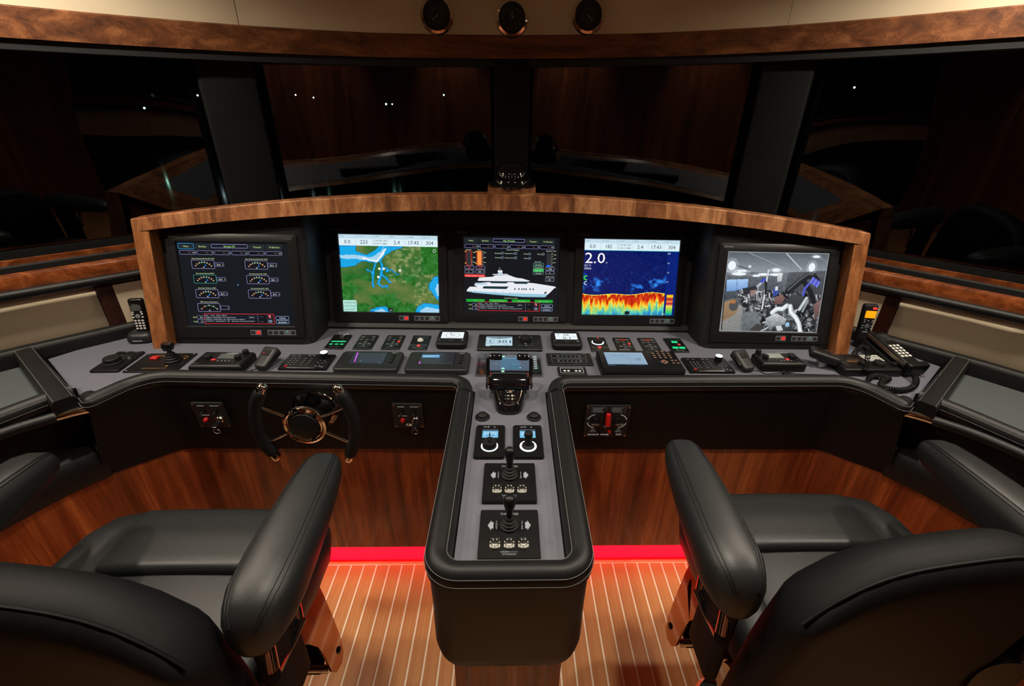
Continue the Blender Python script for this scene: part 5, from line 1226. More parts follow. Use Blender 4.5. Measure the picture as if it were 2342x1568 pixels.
# cordless phone and handheld remote standing by the posts
t = put('cordless_phone', 'black cordless telephone standing in its grey charging base', 'telephone', -1.462, 1.668, 8)
MB().stack(0.098, 0.086, 0.030, [(0.004, 0.002), (0, 0.008), (0.002, 0.026), (0.010, 0.036), (0.018, 0.039)], n=6).build('charging_base', M_DKGREY, t)
X = T(0.008, 0.010, 0.096) @ RX(-8 + 90)
MB().rbox((0.024, 0.073, 0.013), 0.010, 6, lambda a, b, c: (a * (1.0 + 0.10 * (b / 0.073)), b, c), x=X).build('handset', M_GLOSSB, t)
MB().plate(0.036, 0.022, 0.003, 0.0128, 0.0136, 0.0003, c=(0, 0.036), x=X).build('display', mat('phone_lcd', rgb(74, 76, 72), 0.3), t)
MB().lathe([(0.0085, 0.0128), (0.0085, 0.0142), (0.006, 0.0148), (0.0003, 0.0148)], (0, 0.004, 0), 16, x=X).build('navigation_key', mat('silver_key', rgb(170, 170, 170), 0.3, 0.6), t)
g = MB()
for i in range(4):
    for j in range(3): g.plate(0.0088, 0.0062, 0.002, 0.0126, 0.0146, 0.0006, c=(-0.0125 + 0.0125 * j, -0.014 - 0.0105 * i), x=X)
for a, b in ((-0.016, 0.012), (0.016, 0.012), (-0.016, 0.0), (0.016, 0.0), (-0.015, 0.020), (0.015, 0.020)): g.plate(0.008, 0.005, 0.002, 0.0126, 0.0144, 0.0006, c=(a, b), x=X)
o = g.build('keypad', M_WHITEK, t); o['kind'] = 'stuff'
sh = Sheet(60, 20, 0.001); sh.text(30, 14, 'Panasonic', 8.5, WHT, 'C'); sh.build('logo_print', M_BACKLIT, t, T(0.0, -0.0432, 0.016) @ RX(84))
sh = Sheet(60, 20, 0.001); sh.text(30, 14, 'Panasonic', 5, GRYT, 'C'); sh.build('name_print', M_BACKLIT, t, X @ T(0, 0.053, 0.0133))
t = put('handheld_remote', 'black handheld remote with orange display standing in its holder', 'remote', 1.482, 1.668, -8)
X = T(-0.010, 0.008, 0.102) @ RX(-7 + 90)
MB().stack(0.052, 0.040, 0.008, [(0.002, 0.0), (0, 0.004), (0, 0.048), (0.002, 0.052)]).build('holder', M_BLACK, t)
MB().rbox((0.026, 0.086, 0.013), 0.011, 6, lambda a, b, c: (a * (1.0 + 0.12 * (b / 0.086)), b, c), x=X).build('body', M_RUBBER, t)
MB().plate(0.040, 0.030, 0.002, 0.0128, 0.0138, 0.0003, c=(0.002, 0.044), x=X).build('display', M_ORLED, t)
MB().plate(0.016, 0.009, 0.003, 0.0126, 0.0150, 0.001, c=(0.012, 0.070), x=X).build('red_button', M_REDLED, t)
sh = Sheet(60, 170, 0.001)
for px, py in ((14, 64), (28, 66), (44, 64), (14, 72), (44, 72), (12, 88), (12, 98), (46, 88), (46, 98), (30, 106)): sh.rect(px, py, 5, 2.2, WHT)
sh.arc(31, 90, 9, 0, 360, 0.8, GRYT, 1, 16); sh.line([(24, 90), (38, 90)], 1, WHT); sh.line([(31, 83), (31, 97)], 1, WHT); sh.text(30, 118, 'SIMRAD', 6, WHT, 'C')
sh.build('legend', M_BACKLIT, t, X @ T(0, 0, 0.0133))
sh = Sheet(60, 20, 0.001); sh.text(30, 14, 'SIMRAD', 6, GRYT, 'C'); sh.build('logo_print', M_BACKLIT, t, T(0, -0.0206, 0.022) @ RX(90))

# ================================================================== PEDESTAL CONTROLS
t = put('throttle_control', 'glossy black twin-lever throttle control with chrome edging', 'throttle', -0.004, 1.255)
def tong(r): return fillet([(-0.052 + r, 0.03), (-0.050 + r, -0.02), (-0.036 + r, -0.086 + r), (0.036 - r, -0.086 + r), (0.050 - r, -0.02), (0.052 - r, 0.03)], [0, 0.02, 0.034, 0.034, 0.02, 0], 6)
R = []
for ins, z, up in ((0.0, 0.0, 0.0), (0.0, 0.012, 0.018), (0.004, 0.022, 0.030), (0.010, 0.028, 0.036)):
    R.append([(x, y, z + up * max(0.0, min(1.0, (y + 0.086) / 0.10))) for x, y in tong(ins)])
MB().rings(R).build('body', M_GLOSSB, t)
X = T(0, 0.012, 0.056) @ RY(90)
MB().lathe([(0.034, -0.058), (0.036, -0.050), (0.036, 0.050), (0.034, 0.058)], (0, 0, 0), 28, x=X).build('drum', M_GLOSSB, t)
MB().box((0, 0.028, 0.026), (0.098, 0.05, 0.052)).build('rear_body', M_GLOSSB, t)
bead = [(x, y, 0.0295 + 0.036 * max(0, min(1, (y + 0.086) / 0.10))) for x, y in tong(0.009)]
MB().tube(bead, 0.0024, 8).build('chrome_bead', M_CHROME, t)
R = [[(x, y, z + 0.036 * max(0, min(1, (y + 0.086) / 0.10))) for x, y in tong(0.020)] for z in (0.027, 0.0295)]
MB().rings(R).build('key_plate', M_GLOSSB, t)
bead = [(x, y, 0.0298 + 0.036 * max(0, min(1, (y + 0.086) / 0.10))) for x, y in tong(0.019)]
MB().tube(bead, 0.0012, 6).build('inner_bead', M_CHROME, t)
for s in (-1, 1):
    MB().lathe([(0.0003, 0.058), (0.020, 0.058), (0.026, 0.064), (0.026, 0.070), (0.018, 0.076), (0.0003, 0.077)], (0, 0, 0), 24, x=T(0, 0.012, 0.056) @ RY(90 * s)).build('pivot_cap', M_CHROME, t)
    P = [Vector((s * 0.066, 0.010, 0.036)), Vector((s * 0.069, 0.014, 0.062)), Vector((s * 0.070, 0.026, 0.095)), Vector((s * 0.070, 0.036, 0.125)), Vector((s * 0.068, 0.039, 0.135)), Vector((s * 0.058, 0.041, 0.139)), Vector((s * 0.040, 0.042, 0.140))]
    lv = MB().tube(fill3(P, 5), 0.0062, 12).build('lever', M_GLOSSB, t)
    MB().tube([(s * 0.062, 0.041, 0.139), (s * 0.058, 0.041, 0.139), (s * 0.030, 0.042, 0.139), (s * 0.024, 0.042, 0.139)], [0.009, 0.0115, 0.0115, 0.009], 16).build('grip', M_GLOSSB, lv)
    MB().lathe([(0.0025, 0), (0.0025, 0.003), (0.0015, 0.004), (0.0003, 0.004)], (s * 0.060, 0.012, 0.091), 10).build('red_marker', M_RED, t)
sh = Sheet(80, 80, 0.001)
for x, y in ((30, 24), (53, 24), (34, 31)): sh.disc(x, y, 2.2, (170, 172, 172))
sh.rect(38, 24, 11, 4, (235, 175, 130)); sh.rect(38, 30, 11, 2, (220, 210, 190)); sh.rect(33, 42, 8, 4, (230, 200, 160)); sh.rr(46, 40, 8, 8, 2, (230, 205, 165)); sh.rect(33, 55, 8, 2.4, (220, 210, 160)); sh.poly([(46, 57), (50, 52), (54, 57), (50, 61)], (230, 205, 165))
for x, y in ((28, 44), (58, 44), (28, 57), (58, 57), (34, 68), (50, 68)): sh.disc(x, y, 1.6, (150, 152, 152))
sh.build('legend', M_BACKLIT, t, T(0.0, -0.040, 0.0465) @ RX(20))
for x, lab in ((-0.086, 'round black rubber cap on the pedestal beside the throttle'), (0.074, 'round black rubber cap on the pedestal beside the throttle')):
    t = put('rubber_cap', lab, 'cap', x, 1.157, group='rubber caps beside the throttle')
    MB().lathe([(0.0225, 0), (0.0225, 0.003), (0.020, 0.006), (0.017, 0.0065)], n=28).build('collar', M_RUBBER, t)
    MB().lathe([(0.016, 0.004), (0.015, 0.012), (0.010, 0.016), (0.0003, 0.017)], n=28).build('dome', M_RUBBER, t)
def lever_display(x, label, stick):
    t = put('joystick_display', label, 'joystick', x, 1.036)
    MB().stack(0.086, 0.144, 0.008, [(0, 0), (0, 0.007), (0.0015, 0.009)], n=5).build('housing', M_BLACK, t)
    MB().plate(0.050, 0.050, 0.002, 0.0088, 0.0096, 0.0002, c=(0, 0.030)).build('screen_surround', M_GLOSSB, t)
    sh = Sheet(46, 40, 0.001); sh.rect(0, 0, 46, 9, (64, 74, 84), 0); sh.rect(0, 9, 46, 31, (120, 190, 228), 0); sh.rect(5, 15, 36, 14, (168, 215, 240), 1); sh.rect(10, 26, 26, 5, (86, 150, 200), 2); sh.rect(8, 20, 30, 1, (70, 120, 160), 3)
    sheet(t, sh, 'screen', M_SCREEN, 0.0099, 0, 0.030)
    MB().lathe([(0.0222, 0.009), (0.0242, 0.009), (0.0242, 0.0100), (0.0222, 0.0100)], (0, -0.026, 0), 32).build('lit_ring', M_RING, t)
    if stick:
        MB().lathe([(0.0185, 0.009), (0.0175, 0.014), (0.011, 0.017), (0.0105, 0.040), (0.0125, 0.050), (0.0115, 0.057), (0.0003, 0.059)], (0, -0.026, 0), 22).build('stick', M_RUBBER, t)
    else:
        k = MB().lathe([(0.020, 0.009), (0.020, 0.024), (0.017, 0.028), (0.0003, 0.028)], (0, -0.026, 0), 26).build('knob', M_RUBBER, t)
        MB().box((0, -0.018, 0.032), (0.003, 0.034, 0.010)).build('knob_fin', M_DKGREY, k)
    sh = Sheet(86, 144, 0.001); sh.rect(22, 10, 10, 2.5, WHT); sh.rect(34, 9, 5, 4, WHT); sh.rect(52, 10, 5, 3, WHT); sheet(t, sh, 'legend', M_BACKLIT, 0.0093)
lever_display(-0.058, 'black joystick panel with small blue screen and turned knob', False)
lever_display(0.051, 'black joystick panel with small blue screen and upright stick', True)
M_BTNSTEEL = mat('button_steel', (0.16, 0.16, 0.15, 1), 0.35, 1.0)
def thruster(y, label):
    t = put('thruster_panel', label, 'thruster control', -0.001, y)
    MB().stack(0.134, 0.134, 0.003, [(0, 0), (0, 0.010), (0.002, 0.012)]).build('plate', M_BLACK, t)
    joystick(t, 0.0, 0.020, 0.012, 0.86, True)
    for k in (-1, 0, 1):
        b = MB().lathe([(0.0135, 0), (0.0135, 0.002), (0.011, 0.0045), (0.0075, 0.005)], (k * 0.031, -0.032, 0.012), 24).build('button_ring', M_BTNSTEEL, t)
        MB().lathe([(0.0072, 0), (0.0072, 0.005), (0.005, 0.0062), (0.0003, 0.0064)], (k * 0.031, -0.032, 0.012), 18).build('button', M_BTNSTEEL, b)
        for q in range(8):
            a = math.radians(45 * q + 22); MB().box((k * 0.031 + 0.0105 * math.cos(a), -0.032 + 0.0105 * math.sin(a), 0.0168), (0.0020, 0.0020, 0.0008)).build('lit_segment', M_SEG, b)
    sh = Sheet(134, 134, 0.001)
    sh.text(67, 18, 'THRUSTER', 9, WHT, 'C')
    for s in (-1, 1):
        c = 67 + s * 36
        sh.poly([(c, 38), (c, 56), (c + s * 5, 56), (c + s * 5, 61), (c + s * 13, 47), (c + s * 5, 33), (c + s * 5, 38)], WHT)
        for q, ch in enumerate('PORT' if s < 0 else 'STBD'): sh.text(67 + s * 29, 40 + 6.2 * q, ch, 7, WHT, 'C')
    for k, tx in ((-1, 'ON / OFF'), (0, 'LOCAL'), (1, 'ALARM')): sh.text(67 + 31 * k, 84, tx, 4.6, GRYT, 'C')
    sh.text(67, 119, 'NAIAD', 6, WHT, 'R'); sh.text(68, 119, 'MARINE', 5, GRYT, 'L'); sh.text(67, 125, 'DYNAMICS', 6, WHT, 'C')
    sheet(t, sh, 'print', M_BACKLIT, 0.0123)
M_SEG = mat('lit_button_segment', rgb(210, 205, 170), 0.4, emit=rgb(225, 220, 185), estr=0.3)
thruster(0.872, 'black thruster panel with tall joystick next to the joystick displays')
thruster(0.712, 'black thruster panel with tall joystick at the rounded end of the pedestal')

# ================================================================== PANELS ON THE FASCIA
def on_fascia(name, label, cat, x, z):
    m = T(x, 1.3165, z) @ RX(95); return thing(name, label, cat, mtx=m)
def ignition(x, label, logo):
    t = on_fascia('engine_start_panel', label, 'switch panel', x, 0.840)
    MB().stack(0.106, 0.108, 0.005, [(0, -0.004), (0, 0.003), (0.001, 0.004)]).build('plate', M_DKGREY, t); screws(t, 0.046, 0.047, 0.004, 0.0034, M_BRASS)
    for px in (-0.020, 0.022):
        b = MB().lathe([(0.009, 0.004), (0.009, 0.007), (0.006, 0.009), (0.0003, 0.009)], (px, 0.020, 0), 12).build('switch_nut', M_BLACK, t)
        MB().tube([(px, 0.020, 0.006), (px, 0.016, 0.024)], [0.003, 0.0042], 8).build('toggle', M_BLACK, b)
    MB().lathe([(0.0075, 0.004), (0.0075, 0.008), (0.006, 0.010), (0.006, 0.016), (0.004, 0.018), (0.0003, 0.018)], (-0.020, -0.016, 0), 14).build('stop_button', M_RED, t)
    MB().lathe([(0.015, 0.004), (0.015, 0.010), (0.012, 0.014), (0.0003, 0.014)], (0.026, -0.016, 0), 20).build('key_barrel', M_CHROME, t)
    MB().rbox((0.010, 0.005, 0.018), 0.004, 3, x=T(0.026, -0.022, 0.030)).build('key_bow', M_GLOSSB, t)
    MB().tube([(0.026 + 0.011 * math.cos(a), -0.040 + 0.010 * math.sin(a), 0.040) for a in [2 * math.pi * k / 18 for k in range(18)]], 0.0013, 6, True).build('key_ring', M_STEEL, t)
    sh = Sheet(106, 108, 0.001); sh.text(32, 13, 'WARNING', 5, WHT, 'C'); sh.text(78, 13, 'DIAGNOSTIC', 5, WHT, 'C'); sh.text(34, 54, 'SHUTDOWN', 5, WHT, 'C')
    if logo: sh.text(56, 98, 'CAT', 14, (235, 220, 190), 'C'); sh.poly([(53, 98), (59, 98), (56, 91)], (240, 180, 40), 4)
    sheet(t, sh, 'print', M_BACKLIT, 0.0044)
ignition(-1.032, 'small dark engine start panel with key, outboard of the steering wheel', False)
ignition(-0.357, 'small dark engine start panel with key and logo, between steering wheel and pedestal', True)
t = on_fascia('backup_panel', 'square black backup panel with red guarded switch on the leather fascia', 'switch panel', 0.347, 0.819)
MB().stack(0.160, 0.146, 0.006, [(0, -0.004), (0, 0.003), (0.001, 0.004)]).build('plate', M_DKGREY, t); screws(t, 0.073, 0.066, 0.004, 0.004, M_BRASS)
MB().rbox((0.0085, 0.026, 0.009), 0.003, 3, x=T(0.0, 0.018, 0.014) @ RX(-12)).build('guarded_switch', M_RED, t)
MB().box((0, 0.018, 0.005), (0.026, 0.062, 0.004)).build('switch_base', M_BLACK, t)
for s in (-1, 1):
    MB().lathe([(0.018, 0.004), (0.017, 0.012), (0.012, 0.015), (0.0003, 0.015)], (s * 0.040, 0.002, 0), 24).build('selector_knob', M_BLACK, t)
    MB().box((s * 0.044, -0.002, 0.017), (0.026, 0.004, 0.006)).build('selector_pointer', M_STEEL, t)
MB().lathe([(0.007, 0.004), (0.006, 0.012), (0.0003, 0.014)], (0.014, -0.046, 0), 12).build('red_button', M_RED, t)
MB().lathe([(0.007, 0.004), (0.006, 0.012), (0.0003, 0.014)], (-0.018, -0.046, 0), 12).build('black_button', M_BLACK, t)
sh = Sheet(160, 146, 0.001)
for s in (-1, 1):
    sh.frame(20 if s < 0 else 88, 6, 52, 24, 0.6, (120, 120, 118), 1)
    for q in range(5): sh.rect((24 if s < 0 else 92), 9 + 4 * q, 40 - 5 * (q % 3), 1.4, (120, 120, 118))
    sh.arc(80 + s * 40, 70, 31, 90 - s * 10 if s > 0 else 100, 165 if s < 0 else 15, 2.6, (185, 185, 180), 1, 8); sh.arc(80 + s * 40, 70, 31, 195 if s < 0 else 345, 262 if s < 0 else 278, 2.6, (185, 185, 180), 1, 8)
    for q, tx in enumerate(('PORT' if s < 0 else 'STBD', 'GEAR &', 'THROTTLE')): sh.text(80 + s * 46, 110 + 6 * q, tx, 5, GRYT, 'C')
sh.text(80, 94, 'THROTTLE', 4, GRYT, 'C'); sh.text(80, 99, 'BACKUP', 4, GRYT, 'C'); sh.text(56, 137, 'BACKUP  PANEL', 9, WHT, 'C', 3, 78); sh.text(130, 137, 'CAT', 11, (235, 220, 190), 'C'); sheet(t, sh, 'print', M_BACKLIT, 0.0044)

# ================================================================== STEERING WHEEL
wc = Vector((-0.675, 1.235, 0.862))
m = T(*wc) @ RX(90)                     # local x right, y up, z towards the helmsman
t = thing('steering_wheel', 'open-rim steering wheel with chrome hub, spokes and black grips', 'steering wheel', mtx=m)
MB().lathe([(0.079, -0.094), (0.081, -0.088), (0.076, -0.080), (0.066, -0.078), (0.062, -0.07), (0.060, -0.02), (0.066, -0.006), (0.070, 0.0)], n=40).build('hub', M_CHROMED, t)
MB().lathe([(0.050, 0.010), (0.054, 0.014), (0.058, 0.012), (0.063, 0.016), (0.070, 0.012), (0.073, 0.004), (0.071, -0.004), (0.050, -0.004)], n=44).build('hub_ring', M_CHROME, t)
MB().lathe([(0.051, 0.0), (0.051, 0.010), (0.047, 0.015), (0.030, 0.019), (0.0003, 0.021)], n=36).build('horn_pad', M_LEATHER, t)
RW = 0.160
for s in (-1, 1):
    pts_ = [(-0.112, 0.132), (-0.142, 0.075), (-0.154, 0.0), (-0.149, -0.06), (-0.128, -0.118)] if s < 0 else [(0.134, 0.130), (0.156, 0.07), (0.162, 0.0), (0.153, -0.06), (0.128, -0.125)]
    arc = [tuple(v) for v in fill3([(a, b, 0.006) for a, b in pts_], 5)]
    MB().tube(arc, [0.0165] + [0.0205] * (len(arc) - 2) + [0.018], 14).build('grip', M_RUBBER, t)
    for e in (0, -1):
        p = Vector(arc[e]); q = p + (p - Vector(arc[1 if e == 0 else -2])).normalized() * 0.030
        MB().tube([p, p.lerp(q, .5), p.lerp(q, .75), p.lerp(q, .92), q], [0.0155, 0.0160, 0.0145, 0.010, 0.003], 16).build('chrome_tip', M_CHROME, t)
    for a in (28, -28):
        c, sn = math.cos(math.radians(a)), math.sin(math.radians(a))
        MB().tube([(s * 0.068 * c, 0.068 * sn, 0.0), (s * 0.152 * c, 0.152 * sn, 0.004)], 0.0052, 10).build('spoke', M_CHROME, t)

# ================================================================== COMPASS ON THE HOOD
t = thing('magnetic_compass', 'domed black magnetic compass on a walnut block on the hood', 'compass', (-0.002, 1.872, 1.5285))
MB().prism([(-0.0925, -0.045), (-0.07, -0.082), (0.07, -0.082), (0.0925, -0.045), (0.0925, 0.08), (-0.0925, 0.08)], -0.045, 0.012).build('wood_block', M_HOOD, t, 0)
MB().lathe([(0.088, 0.010), (0.090, 0.016), (0.086, 0.022), (0.080, 0.024), (0.078, 0.036), (0.074, 0.040), (0.0003, 0.040)], n=40).build('base_ring', M_GLOSSB, t)
MB().lathe([(0.072, 0.038)] + [(0.070 * math.cos(math.radians(a)), 0.040 + 0.062 * math.sin(math.radians(a))) for a in range(0, 90, 9)] + [(0.0003, 0.102)], n=36).build('dome', M_GLOSSB, t)
for k in range(5):
    a = math.radians(250 + 10 * k); MB().tube([(0.071 * math.cos(a), 0.071 * math.sin(a), 0.048), (0.069 * math.cos(a), 0.069 * math.sin(a), 0.056 + (0.008 if k == 2 else 0))], 0.0007, 5).build('lubber_mark', M_STEEL, t)

# ================================================================== GAUGES ABOVE THE BEAM
def gauge(px_x, y, z, label, clock):
    m = T(px_x, y, z) @ RX(90)
    t = thing('wall_gauge', label, 'clock' if clock else 'gauge', mtx=m)
    MB().lathe([(0.062, -0.03), (0.068, 0.0), (0.071, 0.010), (0.066, 0.019), (0.056, 0.020), (0.051, 0.010), (0.051, 0.004), (0.0003, 0.004)], n=44).build('chrome_bezel', M_CHROME, t)
    sh = Sheet(104, 104, 0.001); sh.disc(52, 52, 51, (10, 11, 13), 0, 40)
    G = (120, 118, 112)
    if clock:
        for k in range(12):
            a = math.radians(30 * k); c, s_ = math.cos(a), math.sin(a); w = 3.2
            sh.poly([(52 + 32 * c, 52 - 32 * s_), (52 + 42 * c - w * s_, 52 - 42 * s_ - w * c), (52 + 42 * c + w * s_, 52 - 42 * s_ + w * c)], (90, 86, 78), 1)
        sh.line([(52, 54), (52, 26)], 1.4, (190, 190, 188), 2); sh.line([(50, 56), (60, 44)], 1.8, (190, 190, 188), 2)
    else:
        sh.arc(52, 52, 25, 0, 360, 1.1, G, 1, 36); sh.arc(52, 52, 42, 0, 360, 0.5, (70, 70, 68), 1, 36)
        for k in range(40): a = math.radians(9 * k); sh.line([(52 + 33 * math.cos(a), 52 - 33 * math.sin(a)), (52 + (37 if k % 5 else 40) * math.cos(a), 52 - (37 if k % 5 else 40) * math.sin(a))], 0.6, (96, 94, 90), 1)
        d = -1 if px_x < 0 else 1; sh.line([(52, 52), (52 + d * 19, 68)], 1.5, (190, 190, 188), 2); sh.disc(52, 52, 2, (190, 190, 188), 3); sh.text(52, 68, 'hPa' if px_x < 0 else '%RH', 5, G, 'C')
    sh.build('dial_face', M_PRINT, t, T(0, 0, 0.006))
    return t
gauge(-0.318, 2.305, 2.148, 'chrome-ringed barometer with small inner circle on the cream headliner, port of the clock', False)
gauge(-0.008, 2.322, 2.149, 'chrome-ringed round clock with wedge hour marks on the cream headliner', True)
gauge(0.309, 2.305, 2.166, 'chrome-ringed hygrometer with small inner circle on the cream headliner, starboard of the clock', False)

# ================================================================== HELM CHAIRS
def loft(secs, n=24, p=3.2):
    """soft bar from sections (centre xyz, half width, half height); superellipse outline across x / z"""
    R = []
    for (cx, cy, cz, hw, hh) in secs:
        r = []
        for k in range(n):
            a = 2 * math.pi * k / n; c, s = math.cos(a), math.sin(a)
            r.append((cx + hw * math.copysign(abs(c) ** (2 / p), c), cy, cz + hh * math.copysign(abs(s) ** (2 / p), s)))
        R.append(r)
    return MB().rings(R)
def chair(x, y, label, s):
    """s = side of the pedestal: +1 when the inboard arm is on +x"""
    t = thing('helm_chair', label, 'helm chair', (x, y, 0))
    # local: x right, y forward (0 = middle of the seat), z up
    SZ = 0.745; OX = -0.048 * s
    def crown(a, b, c, w, d): return (a, b, c + (0.012 * (1 - (a / w) ** 2) * (1 - (b / d) ** 2) if c > 0 else 0))
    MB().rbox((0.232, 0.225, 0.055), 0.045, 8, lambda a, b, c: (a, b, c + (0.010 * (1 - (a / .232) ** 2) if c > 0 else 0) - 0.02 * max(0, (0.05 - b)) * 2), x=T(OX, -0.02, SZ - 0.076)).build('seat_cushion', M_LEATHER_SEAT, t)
    MB().rbox((0.226, 0.104, 0.050), 0.022, 8, lambda a, b, c: (a, b, c + 0.006 * (1 - (a / .226) ** 2) - 0.25 * max(0, b) * (0.5 if c > 0 else 0)), x=T(OX, 0.152, SZ - 0.038) @ RX(2)).build('front_bolster', M_LEATHER_SEAT, t)
    for q in (-1, 1):
        P = [(q * 0.250, -0.26, SZ - 0.045, .060, .065), (q * 0.262, -0.10, SZ - 0.045, .060, .070), (q * 0.268, 0.05, SZ - 0.045, .064, .072), (q * 0.262, 0.15, SZ - 0.046, .066, .070), (q * 0.246, 0.215, SZ - 0.052, .060, .062), (q * 0.228, 0.250, SZ - 0.06, .044, .048), (q * 0.214, 0.264, SZ - 0.066, .014, .020)]
        loft([(a + OX, b, c, d, e) for a, b, c, d, e in P], 22, 2.6).build('side_bolster', M_LEATHER_SEAT, t)
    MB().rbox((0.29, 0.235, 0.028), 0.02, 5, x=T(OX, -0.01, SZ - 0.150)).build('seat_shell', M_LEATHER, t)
    # backrest: tall, wrapped, crowned
    def bk(a, b, c):
        u = c / 0.30
        zz = c - 0.13 * (abs(a) / 0.30) ** 3.4 * max(0, u)
        return (a * (1.0 - 0.03 * max(0, u) ** 2), b - 0.12 * a * s - 0.045 * (u + 1) * 0.5, zz)
    MB().rbox((0.300, 0.055, 0.300), 0.048, 10, bk, x=T(0, -0.215, SZ + 0.09)).build('backrest', M_BACK_SHADED, t)
    for off in (-0.030,):
        pip = []
        for k in range(33):
            a = -0.290 + 0.580 * k / 32; q = bk(a, off, 0.287 if off > -0.04 else 0.268); pip.append((q[0], q[1] - 0.215, q[2] + SZ + 0.09 + (0.008 if off > -0.04 else 0.004)))
        MB().tube(pip, 0.0032, 6).build('back_piping', M_BACK_SHADED, t)
    # arms
    for q in (-1, 1):
        ax = q * ((0.332 if s > 0 else 0.348) if q == s else 0.372)
        S = [(-0.272, 0.004, 0.010, -.026), (-0.269, 0.020, 0.026, -.022), (-0.262, 0.034, 0.040, -.015), (-0.250, 0.045, 0.050, -.008), (-0.230, 0.053, 0.056, -.003), (-0.20, 0.061, 0.060, 0.0), (-0.15, 0.063, 0.060, 0.002), (-0.09, 0.062, 0.058, 0.005), (-0.02, 0.059, 0.054, 0.008), (0.06, 0.054, 0.048, 0.011), (0.125, 0.046, 0.040, 0.013), (0.152, 0.037, 0.032, 0.012), (0.168, 0.023, 0.022, 0.009), (0.174, 0.006, 0.008, 0.006)]
        arm = loft([(ax - q * 0.012 * ((b + .27) / .46), b, 0.995 + dz, hw, hh) for b, hw, hh, dz in S], 30, 2.7).build('armrest', M_LEATHER_SEAT, t, 60)
        for e in (-1, 1):
            for f_ in (0.60, 0.72):
                zz_ = (1 - f_ ** 2.7) ** (1 / 2.7)
                MB().tube([(ax - q * 0.012 * ((b + .27) / .46) + e * hw * f_, b, 0.995 + dz + hh * zz_) for b, hw, hh, dz in S[2:13]], 0.0016, 6).build('arm_seam', M_LEATHER, arm)
        MB().rbox((0.016, 0.055, 0.16), 0.012, 4, x=T(ax - q * 0.012, -0.185, 0.83)).build('arm_support', M_BACK_SHADED, t)
        if q == s:
            sx_ = ax - q * 0.014
            MB().tube([(sx_, -0.200, 0.935), (sx_ + q * 0.022, -0.245, 0.86)], 0.0125, 14).build('chrome_strut', M_CHROME, t)
            MB().tube([(sx_ - q * 0.006, -0.080, 0.93), (sx_ + q * 0.018, -0.132, 0.835)], 0.0105, 14).build('chrome_strut', M_CHROME, t)
            P = [Vector((sx_ + q * 0.018, -0.130, 0.835)), Vector((sx_ + q * 0.008, -0.155, 0.815)), Vector((sx_ + q * 0.004, -0.19, 0.81)), Vector((sx_ + q * 0.022, -0.250, 0.855))]
            MB().tube(fill3(P, 4), [0.016] * 13, 10).build('adjuster_arm', M_GLOSSB, t)
            # polished side bracket with two cut-outs
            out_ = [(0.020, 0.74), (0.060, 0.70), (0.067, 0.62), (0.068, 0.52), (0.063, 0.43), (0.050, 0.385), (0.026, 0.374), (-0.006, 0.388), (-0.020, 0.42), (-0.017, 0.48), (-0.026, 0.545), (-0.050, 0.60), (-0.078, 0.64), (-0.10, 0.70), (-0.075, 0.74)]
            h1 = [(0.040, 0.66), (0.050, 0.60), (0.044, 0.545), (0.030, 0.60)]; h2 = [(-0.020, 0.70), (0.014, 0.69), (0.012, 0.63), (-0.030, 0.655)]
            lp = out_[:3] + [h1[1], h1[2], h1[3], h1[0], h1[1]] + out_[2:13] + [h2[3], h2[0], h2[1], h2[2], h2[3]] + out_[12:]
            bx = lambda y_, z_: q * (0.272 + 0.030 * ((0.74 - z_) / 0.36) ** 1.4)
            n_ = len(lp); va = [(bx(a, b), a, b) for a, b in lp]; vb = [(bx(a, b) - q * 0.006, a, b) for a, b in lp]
            MB().add(va + vb, [tuple(range(n_)), tuple(range(2 * n_ - 1, n_ - 1, -1))] + [(k, (k + 1) % n_, n_ + (k + 1) % n_, n_ + k) for k in range(n_)]).build('side_bracket', M_CHROME_TINTED, t, 30)
            MB().lathe([(0.010, 0), (0.009, 0.004), (0.004, 0.006), (0.0003, 0.006)], n=14, x=T(bx(0, 0.42), 0.036, 0.42) @ RY(90 * q)).build('bracket_bolt', M_GLOSSB, t)
    # swivel column and foot
    MB().lathe([(0.0003, 0.0), (0.17, 0.0), (0.175, 0.006), (0.165, 0.016), (0.07, 0.026), (0.062, 0.05), (0.060, 0.50), (0.075, 0.53), (0.12, 0.56), (0.12, 0.60), (0.0003, 0.60)], (0, -0.05, 0), 36).build('swivel_column', M_CHROME, t)
    # footrest: tread between chrome bars
    MB().rbox((0.265, 0.05, 0.008), 0.006, 5, x=T(0, 0.03, 0.415) @ RX(14)).build('foot_tread', M_RUBBER, t)
    MB().tube([(-0.285, -0.008, 0.410), (0.285, -0.008, 0.410)], 0.011, 14).build('cross_bar', M_CHROME, t)
    MB().tube([(0.0, -0.05, 0.40), (0.0, 0.02, 0.405)], 0.02, 12).build('footrest_stem', M_CHROME, t)
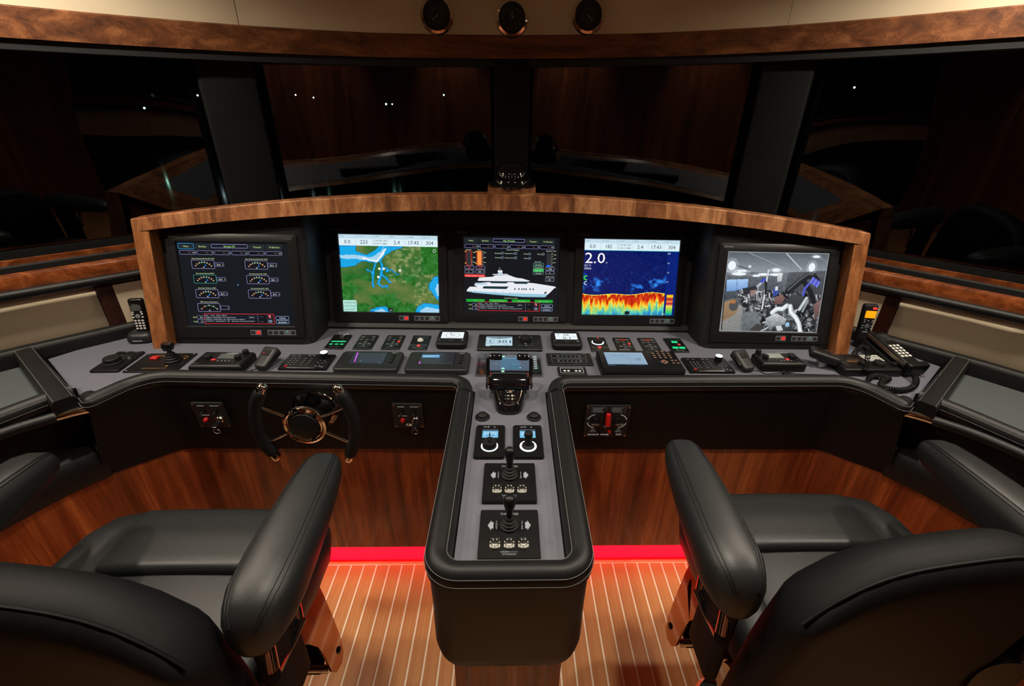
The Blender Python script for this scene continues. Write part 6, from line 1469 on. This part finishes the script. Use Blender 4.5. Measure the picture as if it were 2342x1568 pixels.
    # height lever under the seat on the inboard side
    if s < 0:
        MB().lathe([(0.0003, 0), (0.030, 0), (0.032, 0.004), (0.028, 0.010), (0.012, 0.018), (0.010, 0.060), (0.016, 0.085), (0.0003, 0.086)], n=24, x=T(-0.315, -0.155, 0.62) @ RY(90)).build('height_knob', M_CHROME, t)
        MB().lathe([(0.070, -0.04), (0.078, 0.0), (0.070, 0.04), (0.0003, 0.04)], n=28, x=T(-0.235, -0.24, 0.60) @ RY(90)).build('slide_drum', M_CHROMED, t)
    else:
        MB().lathe([(0.0003, 0), (0.026, 0), (0.028, 0.004), (0.024, 0.010), (0.012, 0.018), (0.010, 0.055), (0.0003, 0.056)], n=24, x=T(0.345, -0.26, 0.60) @ RY(-90)).build('height_knob', M_CHROMED, t)
    return t
chair(-0.780, 0.735, 'black leather helm chair in front of the steering wheel', 1)
chair(0.790, 0.790, 'black leather helm chair facing the backup panel', -1)

# ================================================================== HARBOUR OUTSIDE, AT NIGHT
wt = tag(MB().box((0, 150, -3.05), (600, 290, 0.1)).build('harbour_water', mat('dark_water', (0.002, 0.003, 0.004, 1), 0.09, spec=0.5), None, 0), 'dark still harbour water beyond the windscreen', 'water', kind='stuff')
lampm = mat('harbour_lamp', (0.2, 0.3, 0.25, 1), 0.5, emit=(0.55, 1.0, 0.72, 1), estr=28.0)
lampw = mat('harbour_lamp_white', (0.2, 0.3, 0.25, 1), 0.5, emit=(0.85, 0.95, 1.0, 1), estr=22.0)
k_ = 0
for x_, z_, r_, g_ in ((-28.89, 2.97, .10, 0), (-24.79, 2.86, .08, 0), (-22.81, 2.65, .07, 1), (-14.6, 2.20, .10, 1), (-13.89, 2.215, .07, 1), (-7.87, 3.31, .08, 1), (-42.24, 1.07, .10, 1), (-35.84, 2.52, .09, 0), (40.2, 5.37, .10, 0)):
    t = thing('harbour_light', 'tiny bright harbour light far out on the dark water', 'light', (x_, 60, -3.0), 0, 'far harbour lights')
    MB().sphere((0, 0, z_ + 3.0), r_, 10, 6).build('lamp_globe', lampm if g_ else lampw, t)
    MB().tube([(0, 0, 0.001), (0, 0, z_ + 3.0 - r_)], 0.04, 6).build('mast', M_MATTE, t)
